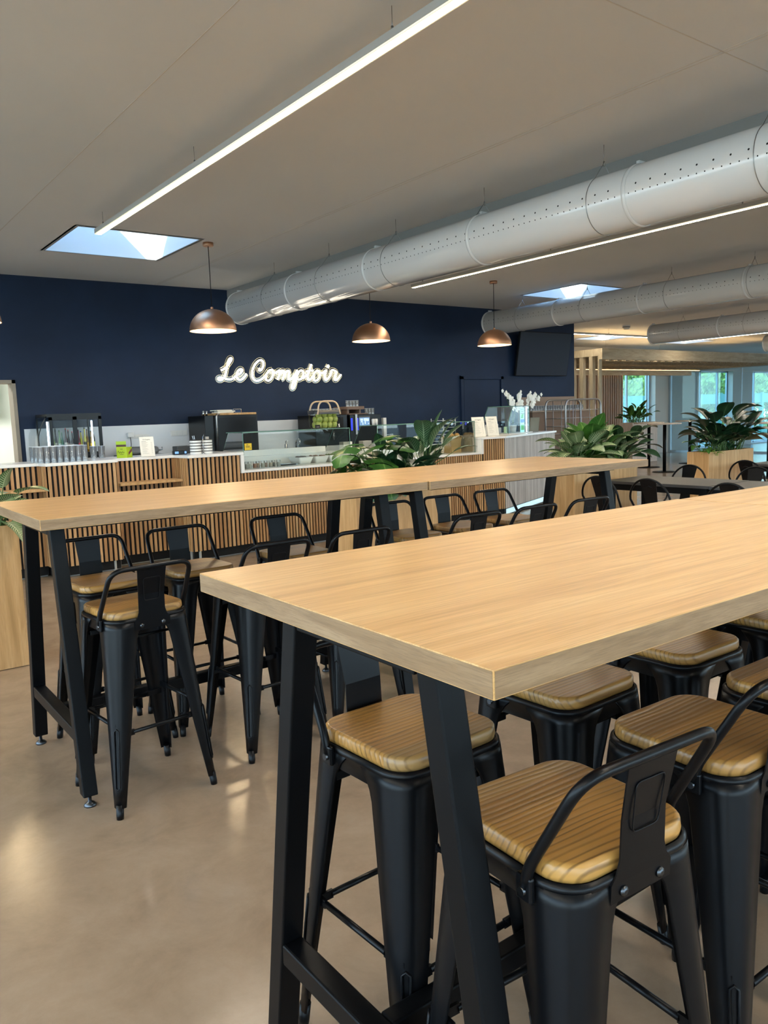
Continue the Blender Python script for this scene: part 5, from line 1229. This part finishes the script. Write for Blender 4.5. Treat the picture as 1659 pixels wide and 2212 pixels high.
def leaf(mb, base, d, L, Wd, droop=0.5, fold=0.25, n=8, shape='oval', roll=0.0):
    """a leaf blade from base along d, bending down by droop (radians over its length)"""
    d = Vector(d).normalized(); side = d.cross(Vector((0, 0, 1)))
    if side.length < 1e-3: side = Vector((1, 0, 0))
    side.normalize()
    if roll: side = (Matrix.Rotation(roll, 3, d) @ side)
    p = Vector(base); vs = []; uv = []; step = L/n; cur = d.copy()
    for i in range(n+1):
        t = i/n
        if shape == 'oval': w = Wd*(math.sin(PI*min(1, t*0.97+0.03))**0.75)*(1-0.25*t)
        elif shape == 'heart': w = Wd*((1-t)**0.55)*(min(1, (t+0.10)*5)**0.5)
        elif shape == 'lance': w = Wd*(math.sin(PI*t**0.8)**0.9)
        else: w = Wd*math.sin(PI*t)
        w = max(w, 0.0015); nrm = side.cross(cur).normalized()
        vs += [p-side*w+nrm*w*fold, p-side*w*0.5+nrm*w*fold*0.3, p.copy(), p+side*w*0.5+nrm*w*fold*0.3, p+side*w+nrm*w*fold]
        uv += [(-1, t), (-0.5, t), (0, t), (0.5, t), (1, t)]
        cur = (Matrix.Rotation(-droop/n, 3, side) @ cur); p = p+cur*step
    fs = []
    for i in range(n):
        for j in range(4):
            a = i*5+j; fs.append((a, a+1, a+6, a+5))
    mb.add(vs, fs, True, uv)
    return p
def split_leaf(mb, base, d, R, droop=0.5, roll=0.0, lobes=6):
    """monstera blade: heart shape with slits cut in from the edge"""
    d = Vector(d).normalized(); side = d.cross(Vector((0, 0, 1)))
    if side.length < 1e-3: side = Vector((1, 0, 0))
    side.normalize()
    if roll: side = Matrix.Rotation(roll, 3, d) @ side
    N = 16; mid = []; cur = d.copy(); p = Vector(base)-d*R*0.25
    for i in range(N+1):
        mid.append((p.copy(), cur.copy())); cur = Matrix.Rotation(-droop/N, 3, side) @ cur; p = p+cur*(R*1.5/N)
    for s in (-1, 1):
        for k in range(lobes):
            t0 = k/lobes; t1 = (k+0.90)/lobes if k > 1 else (k+1)/lobes
            vs, uv = [], []
            for t in (t0, (t0+t1)/2, t1):
                q, c = mid[min(N, int(t*N))]; nrm = side.cross(c).normalized()
                w = R*0.85*((1-t)**0.42)*min(1, 0.7+t*2.0)+0.004
                for f in (0, 0.35, 0.7, 1.0):
                    vs.append(q+side*s*w*f+c*w*f*0.30*(1-t)*(1 if k > 0 else -0.5)-nrm*w*0.22*f*f); uv.append((f, t))
            mb.add(vs, [(i*4+j, i*4+j+1, (i+1)*4+j+1, (i+1)*4+j) if s > 0 else (i*4+j, (i+1)*4+j, (i+1)*4+j+1, i*4+j+1) for i in range(2) for j in range(3)], True, uv)
def plant(name, label, x, y, z, specs, m, cat='plant', group='plants in the wooden planters', kind='oval'):
    """specs: (azimuth deg, rise deg, stem length, leaf length, leaf half width, droop[, roll])"""
    t = thing(name, label, cat, (x, y, z), 0, group); st = MB(); fo = MB()
    for s in specs:
        az, el, sl, L, Wd, dr = s[:6]; roll = s[6] if len(s) > 6 else 0; bx, by = s[7:9] if len(s) > 8 else (0, 0)
        a, e = D(az), D(el); d = Vector((math.cos(a)*math.cos(e), math.sin(a)*math.cos(e), math.sin(e)))
        b0 = Vector((bx+0.02*math.cos(a), by+0.02*math.sin(a), 0)); up = Vector((0, 0, 1))
        p1 = b0+(up*0.55+d*0.45).normalized()*sl*0.5; p2 = p1+d*sl*0.5
        st.tube([b0, (b0+p1)/2+Vector((0, 0, 0.01)), p1, (p1+p2)/2, p2], [0.006, 0.006, 0.005, 0.004, 0.003], 6)
        if kind == 'split': split_leaf(fo, p2, d*0.62+Vector((0, 0, -0.48)), L*1.12, dr*0.8, roll)
        else: leaf(fo, p2, d, L, Wd, dr, 0.28, 8, kind, roll)
    fo.build('foliage', m, t); st.build('stems', M_STEM, t)
    return t
def rosette(n, seed, el=(25, 80), sl=(0.05, 0.25), L=(0.18, 0.30), wr=0.26, dr=(0.3, 1.1), spread=0.0, az=(0, 360)):
    r = random.Random(seed); out = []
    for k in range(n):
        l = r.uniform(*L); out.append((az[0]+(az[1]-az[0])*(k+r.random())/n, r.uniform(*el), r.uniform(*sl), l, l*wr*r.uniform(0.85, 1.15), r.uniform(*dr), r.uniform(-0.5, 0.5), r.uniform(-spread, spread), r.uniform(-0.06, 0.06)))
    return out
# left planter: trailing pothos
plant('pothos_plant', 'green and cream trailing plant hanging over the left planter beside the table end', 0.93, 5.44, PLZ, rosette(26, 1, (8, 75), (0.10, 0.30), (0.13, 0.19), 0.36, (0.5, 1.3), 0.10)+[(-20, 5, 0.20, 0.18, 0.07, 1.4), (-60, -10, 0.22, 0.17, 0.065, 1.1), (-40, 30, 0.34, 0.20, 0.075, 0.9), (-75, 25, 0.30, 0.18, 0.07, 1.0)], M_LEAFVAR, kind='heart')
plant('pothos_plant', 'dark green plant at the left picture edge in the left planter', 0.60, 5.45, PLZ, rosette(22, 2, (20, 80), (0.15, 0.35), (0.15, 0.22), 0.36, (0.4, 1.1), 0.12), M_LEAF, kind='heart')
# middle planter
_r5 = random.Random(55)
plant('monstera_plant', 'monstera with split leaves at the left of the middle planter', 4.10, 5.64, PLZ, [
    (203, 24, 0.60, 0.17, 0, 0.9, 0.2), (250, 42, 0.34, 0.18, 0, 0.8, -0.2), (280, 25, 0.26, 0.20, 0, 0.9, 0.1), (230, 62, 0.40, 0.16, 0, 0.7, 0.4), (300, 58, 0.42, 0.17, 0, 0.9, 0.0), (330, 40, 0.30, 0.18, 0, 0.8, -0.3), (265, 70, 0.46, 0.16, 0, 0.8, 0.2),
    (170, 50, 0.36, 0.15, 0, 0.8), (140, 60, 0.40, 0.16, 0, 0.8), (90, 60, 0.40, 0.16, 0, 0.6), (20, 60, 0.40, 0.16, 0, 0.8), (265, 8, 0.20, 0.16, 0, 1.0), (235, 5, 0.18, 0.15, 0, 1.0), (310, 12, 0.20, 0.16, 0, 1.0), (345, 65, 0.44, 0.15, 0, 0.7), (285, 48, 0.24, 0.16, 0, 0.9)]+[(_r5.uniform(0, 360), _r5.uniform(10, 70), _r5.uniform(0.12, 0.36), _r5.uniform(0.13, 0.17), 0, 0.9, _r5.uniform(-0.4, 0.4), _r5.uniform(-0.12, 0.2), 0) for _ in range(14)], M_LEAF, kind='split')
plant('calathea_plant', 'tall striped upright leaves at the right of the middle planter', 4.66, 5.64, PLZ, [
    (250, 74, 0.34, 0.34, 0.085, 0.9), (200, 62, 0.32, 0.33, 0.090, 1.2), (300, 78, 0.38, 0.32, 0.055, 0.3), (320, 64, 0.40, 0.30, 0.062, 0.4), (345, 52, 0.42, 0.30, 0.060, 0.5), (275, 70, 0.36, 0.36, 0.10, 0.8, 0.3), (235, 70, 0.40, 0.36, 0.10, 1.1, -0.2), (0, 42, 0.40, 0.26, 0.055, 0.6), (330, 30, 0.40, 0.24, 0.052, 0.6), (270, 55, 0.20, 0.24, 0.07, 0.9),
    (230, 40, 0.22, 0.22, 0.06, 0.9), (290, 30, 0.18, 0.20, 0.055, 1.0), (310, 20, 0.2, 0.2, 0.05, 1.0), (100, 60, 0.3, 0.28, 0.07, 0.8), (60, 60, 0.3, 0.28, 0.07, 0.8), (150, 60, 0.3, 0.28, 0.07, 0.9), (350, 10, 0.25, 0.2, 0.045, 0.9), (250, 15, 0.16, 0.18, 0.05, 1.0)], M_LEAFSTRIPE, kind='oval')
plant('spathe_plant', 'low dark green leaves filling the middle planter between monstera and striped plant', 4.42, 5.62, PLZ, rosette(70, 5, (10, 74), (0.05, 0.34), (0.18, 0.28), 0.31, (0.4, 1.2), 0.30), M_LEAFDARK)
# right planter
plant('dieffenbachia_plant', 'variegated plant with pale splashed leaves at the left of the right planter', 6.86, 5.64, PLZ, rosette(34, 11, (15, 66), (0.10, 0.32), (0.24, 0.34), 0.27, (0.5, 1.2), 0.06)+[(195, 22, 0.26, 0.30, 0.085, 1.2), (215, 12, 0.26, 0.28, 0.08, 1.0), (180, -4, 0.24, 0.26, 0.05, 0.7)], M_LEAFVAR)
plant('peace_lily_plant', 'glossy broad green leaves standing up in the middle of the right planter', 7.02, 5.63, PLZ, [(255, 76, 0.30, 0.34, 0.125, 0.5), (225, 68, 0.28, 0.30, 0.11, 0.7), (300, 76, 0.26, 0.28, 0.08, 0.5), (320, 60, 0.26, 0.28, 0.075, 0.6), (345, 52, 0.28, 0.28, 0.07, 0.7), (10, 60, 0.3, 0.26, 0.07, 0.7), (100, 66, 0.3, 0.28, 0.09, 0.6), (60, 66, 0.3, 0.28, 0.09, 0.6), (160, 60, 0.3, 0.28, 0.09, 0.8)]+rosette(30, 12, (15, 65), (0.06, 0.3), (0.22, 0.30), 0.27, (0.5, 1.1), 0.12), M_LEAF)
plant('dieffenbachia_plant', 'pale splashed leaves right of the glossy plant in the right planter', 7.32, 5.63, PLZ, rosette(38, 13, (12, 68), (0.12, 0.36), (0.22, 0.32), 0.26, (0.5, 1.2), 0.10), M_LEAFVAR)
plant('croton_plant', 'dark green leaves leaning out at the right end of the right planter', 7.54, 5.62, PLZ, rosette(34, 14, (8, 68), (0.10, 0.36), (0.18, 0.26), 0.28, (0.4, 1.0), 0.06)+[(-12, 34, 0.50, 0.22, 0.075, 0.9), (10, 26, 0.46, 0.22, 0.07, 0.9), (-30, 14, 0.36, 0.22, 0.06, 0.8)], M_LEAFDARK)
# far planter
plant('philodendron_plant', 'big dark arching leaves over the far right planter', 9.58, 5.64, PLZ, [(170, 46, 0.42, 0.30, 0.13, 1.0), (200, 56, 0.46, 0.32, 0.13, 1.1), (230, 66, 0.50, 0.30, 0.12, 0.9), (275, 62, 0.52, 0.32, 0.14, 1.2), (310, 58, 0.52, 0.34, 0.14, 1.2), (340, 48, 0.50, 0.34, 0.13, 1.1), (0, 38, 0.44, 0.30, 0.11, 1.0), (185, 26, 0.36, 0.30, 0.09, 0.8), (170, 16, 0.30, 0.28, 0.08, 0.7), (90, 66, 0.45, 0.30, 0.12, 1.0), (40, 56, 0.45, 0.30, 0.12, 1.0), (130, 56, 0.45, 0.30, 0.12, 1.0)]+rosette(36, 21, (20, 66), (0.15, 0.36), (0.20, 0.28), 0.36, (0.6, 1.2), 0.15), M_LEAFDARK)
plant('philodendron_plant', 'dark leaves at the right end of the far planter', 9.95, 5.64, PLZ, rosette(46, 22, (15, 72), (0.15, 0.42), (0.20, 0.30), 0.36, (0.6, 1.3), 0.12), M_LEAFDARK)
plant('moss_fern', 'small lime green fern at the left front corner of the far planter', 9.27, 5.57, PLZ, rosette(40, 23, (5, 60), (0.01, 0.06), (0.06, 0.11), 0.16, (0.6, 1.6), 0.04), M_LEAFLIME, kind='lance')
plant('aglaonema_plant', 'single drooping green leaf plant at the left end of the far planter', 9.24, 5.66, PLZ, [(190, 40, 0.12, 0.24, 0.055, 1.5), (230, 30, 0.10, 0.20, 0.05, 1.4), (150, 50, 0.14, 0.2, 0.05, 1.2), (0, 40, 0.12, 0.2, 0.05, 1.2)], M_LEAF)
# orchids behind the glass case
def orchid(label, px, py, y, tips, ph=0.24):
    p = at_y(px, py, y); bx, by = p.x, y
    t = thing('orchid', label, 'plant', (bx, by, WZ), 0, 'white orchids behind the glass case')
    MB().lathe([(0.045, 0), (0.06, 0.12), (0.056, 0.12), (0.05, 0.10), (0.001, 0.10)], 18).build('pot', M_WHITE, t)
    lf = MB()
    for k in range(6): leaf(lf, (0, 0, 0.11), (math.cos(k*1.05), math.sin(k*1.05), 0.8), 0.20, 0.030, 0.9, 0.3, 6, 'oval')
    lf.build('leaves', M_LEAFDARK, t)
    st = MB(); fl = MB(); rnd = random.Random(int(px))
    for tx, tz, n in tips:
        q = at_y(tx, tz, y); e = Vector((q.x-bx, rnd.uniform(-0.03, 0.03), q.z-WZ)); pk = Vector((e.x*0.35, 0, max(e.z, 0.3)*0.92))
        pts = [Vector((0, 0, 0.1))*(1-u)**2+pk*2*u*(1-u)+e*u*u for u in [i/14 for i in range(15)]]
        st.tube(pts, 0.0035, 6)
        for k in range(n):
            u = 0.42+0.56*k/max(1, n-1); c = Vector((0, 0, 0.1))*(1-u)**2+pk*2*u*(1-u)+e*u*u+Vector((rnd.uniform(-0.03, 0.03), -0.03+rnd.uniform(-0.02, 0.01), rnd.uniform(-0.025, 0.02)))
            R = 0.050*(1.0 if k < n-2 else 0.55)*rnd.uniform(0.85, 1.15); tl = rnd.uniform(-0.4, 0.4)
            for j in range(5):
                a = tl+PI/2+2*PI*j/5; dd = Vector((math.cos(a), -0.25, math.sin(a))); leaf(fl, c, dd, R*1.15, R*(0.60 if j in (1, 4) else 0.42), 0.15, 0.1, 4, 'oval', PI/2)
            fl.sphere((c.x, c.y-0.008, c.z), 0.007, 8, 6)
    st.build('flower_stems', M_STEM, t); fl.build('flowers', M_PETAL, t)
orchid('white orchid with arching sprays behind the glass case, left of two', 1108, 905, 9.16, [(1082, 846, 7), (1098, 852, 8), (1122, 846, 8), (1126, 866, 6)])
orchid('white orchid with short sprays behind the glass case, right of two', 1136, 905, 9.22, [(1140, 848, 7), (1152, 850, 8), (1164, 852, 5)])

# =================================================================== RIGHT SIDE: CANOPY, ROUND TABLES
cn = thing('timber_canopy', 'pine timber canopy with upright posts and joists, far right', 'canopy', (14.52, 11.3, 0))
PT = 2.80
fb = MB().box(-0.012, 8.2, 0, 0.09, PT-0.24, PT).build('front_beam', M_PINEX, cn); MB().box(0, 8.2, 3.0, 3.09, PT-0.40, PT-0.16).build('rear_beam', M_PINEX, cn)
for k in range(6): MB().box(0, 0.10, 0.27*k+(0.092 if k == 0 else 0), 0.27*k+0.10+(0.03 if k == 0 else 0), 0, PT-0.16).build('post', M_PINE, cn)
MB().box(-0.01, 0.11, 0.092, 2.99, PT-0.16, PT-0.002).build('side_beam', M_PINE, cn)
for k in range(26): MB().box(0.35+0.30*k, 0.395+0.30*k, 0.09, 3.0, PT-0.26, PT-0.10).build('joist', M_PINE, cn)
ls = MB(); ls.box(0.2, 8.1, 2.66, 2.71, PT-0.275, PT-0.265); ls.box(0.2, 8.1, 1.4, 1.44, PT-0.085, PT-0.07); ls.build('led_strip', mat('amber_led', '#ffd9a0', emit=(1.0, 0.62, 0.25), estr=2.6), cn)
MB().box(0.05, 8.1, 0.2, 2.9, PT-0.07, PT-0.05).build('roof_board', M_PINE, cn)
us = MB().box(0.3, 8.1, 0.6, 0.66, PT-0.045, PT-0.03).box(0.3, 8.1, 1.5, 1.56, PT-0.045, PT-0.03).build('uplight_strip', mat('amber_uplight', '#ffd9a0', emit=(1.0, 0.66, 0.30), estr=6.0), cn)
# acoustic slat wall left of the far window
t = thing('slat_screen', 'brown vertical slat wall panel left of the far clear window', 'wall panel', (0, 0, 0))
s_ = MB(); slats(s_, (18.2, 15.17), (20.42, 15.17), 0.02, 2.72, 0.105, 0.070, 0.05, random.Random(9)); s_.build('slat_panel', M_WALLSLAT, t); MB().box(18.2, 20.42, 15.172, 15.195, 0.02, 2.72).build('backing', M_FELT, t)
# round standing tables
def round_table(label, x, y, h=1.105, r=0.36, proto_=None):
    t = thing('standing_table', label, 'table', (x, y, 0), 0, 'round standing tables')
    MB().lathe([(r-0.004, h-0.028), (r, h-0.024), (r, h-0.003), (r-0.004, h)], 40).build('tabletop', M_PALEPLANTER, t)
    MB().tube([(0, 0, 0.012), (0, 0, h-0.028)], 0.038, 18).build('pole', M_TBLBLACK, t)
    MB().lathe([(0.26, 0), (0.262, 0.008), (0.25, 0.014), (0.05, 0.020)], 36).build('base_plate', M_TBLBLACK, t)
    return t
rt = round_table('round standing table with black pole, left of the pair before the far window', 16.95, 11.80)
dup(rt, (15.90, 10.66, 0), 0, 'round standing table with black pole, right of the pair, nearest to the viewer')
dup(rt, (18.55, 11.70, 0), 0, 'round standing table half hidden behind the left of the big dark planter')
dup(rt, (15.6, 8.10, 0), 0, 'round standing table at the right edge behind the big dark planter')
pb = planter('pale planter box standing behind the round tables by the far window', 16.2, 17.3, 12.35, 12.75, 1.08, M_PALEPLANTER)
pb.location = (18.5, 13.2, 0); pb['group'] = 'pale planter'
plant('ficus_plant', 'leafy green plant in the pale planter behind the round tables', 18.35, 13.2, 1.04, rosette(46, 31, (15, 85), (0.15, 0.45), (0.20, 0.32), 0.26, (0.3, 1.0), 0.28), M_LEAF, group='plant in the pale planter')
# ceiling devices
p = at_z(1353, 703, ZC)
t = thing('smoke_detector', 'small round smoke detector on the warm lit far ceiling', 'smoke detector', (p.x, p.y, ZC)); MB().lathe([(0.001, -0.09), (0.05, -0.085), (0.075, -0.04), (0.08, -0.02), (0.08, 0)], 20).build('casing', M_WHITE, t); MB().lathe([(0.081, -0.045), (0.081, -0.03)], 20, cap=False).build('vent_ring', M_DARKGREY, t)
p = at_y(1268, 739, Y1-0.09)
t = thing('wall_speaker', 'small white round wall device above the timber canopy', 'speaker', (p.x, Y1, p.z)); MB().lathe([(0.10, 0), (0.10, 0.05), (0.06, 0.085), (0.001, 0.09)], 20, M=Matrix.Rotation(PI/2, 4, 'X')).build('casing', M_WHITE, t); MB().lathe([(0.055, 0.086), (0.05, 0.092), (0.001, 0.093)], 16, M=Matrix.Rotation(PI/2, 4, 'X')).build('grille', M_DARKGREY, t)
bpy.context.view_layer.update()
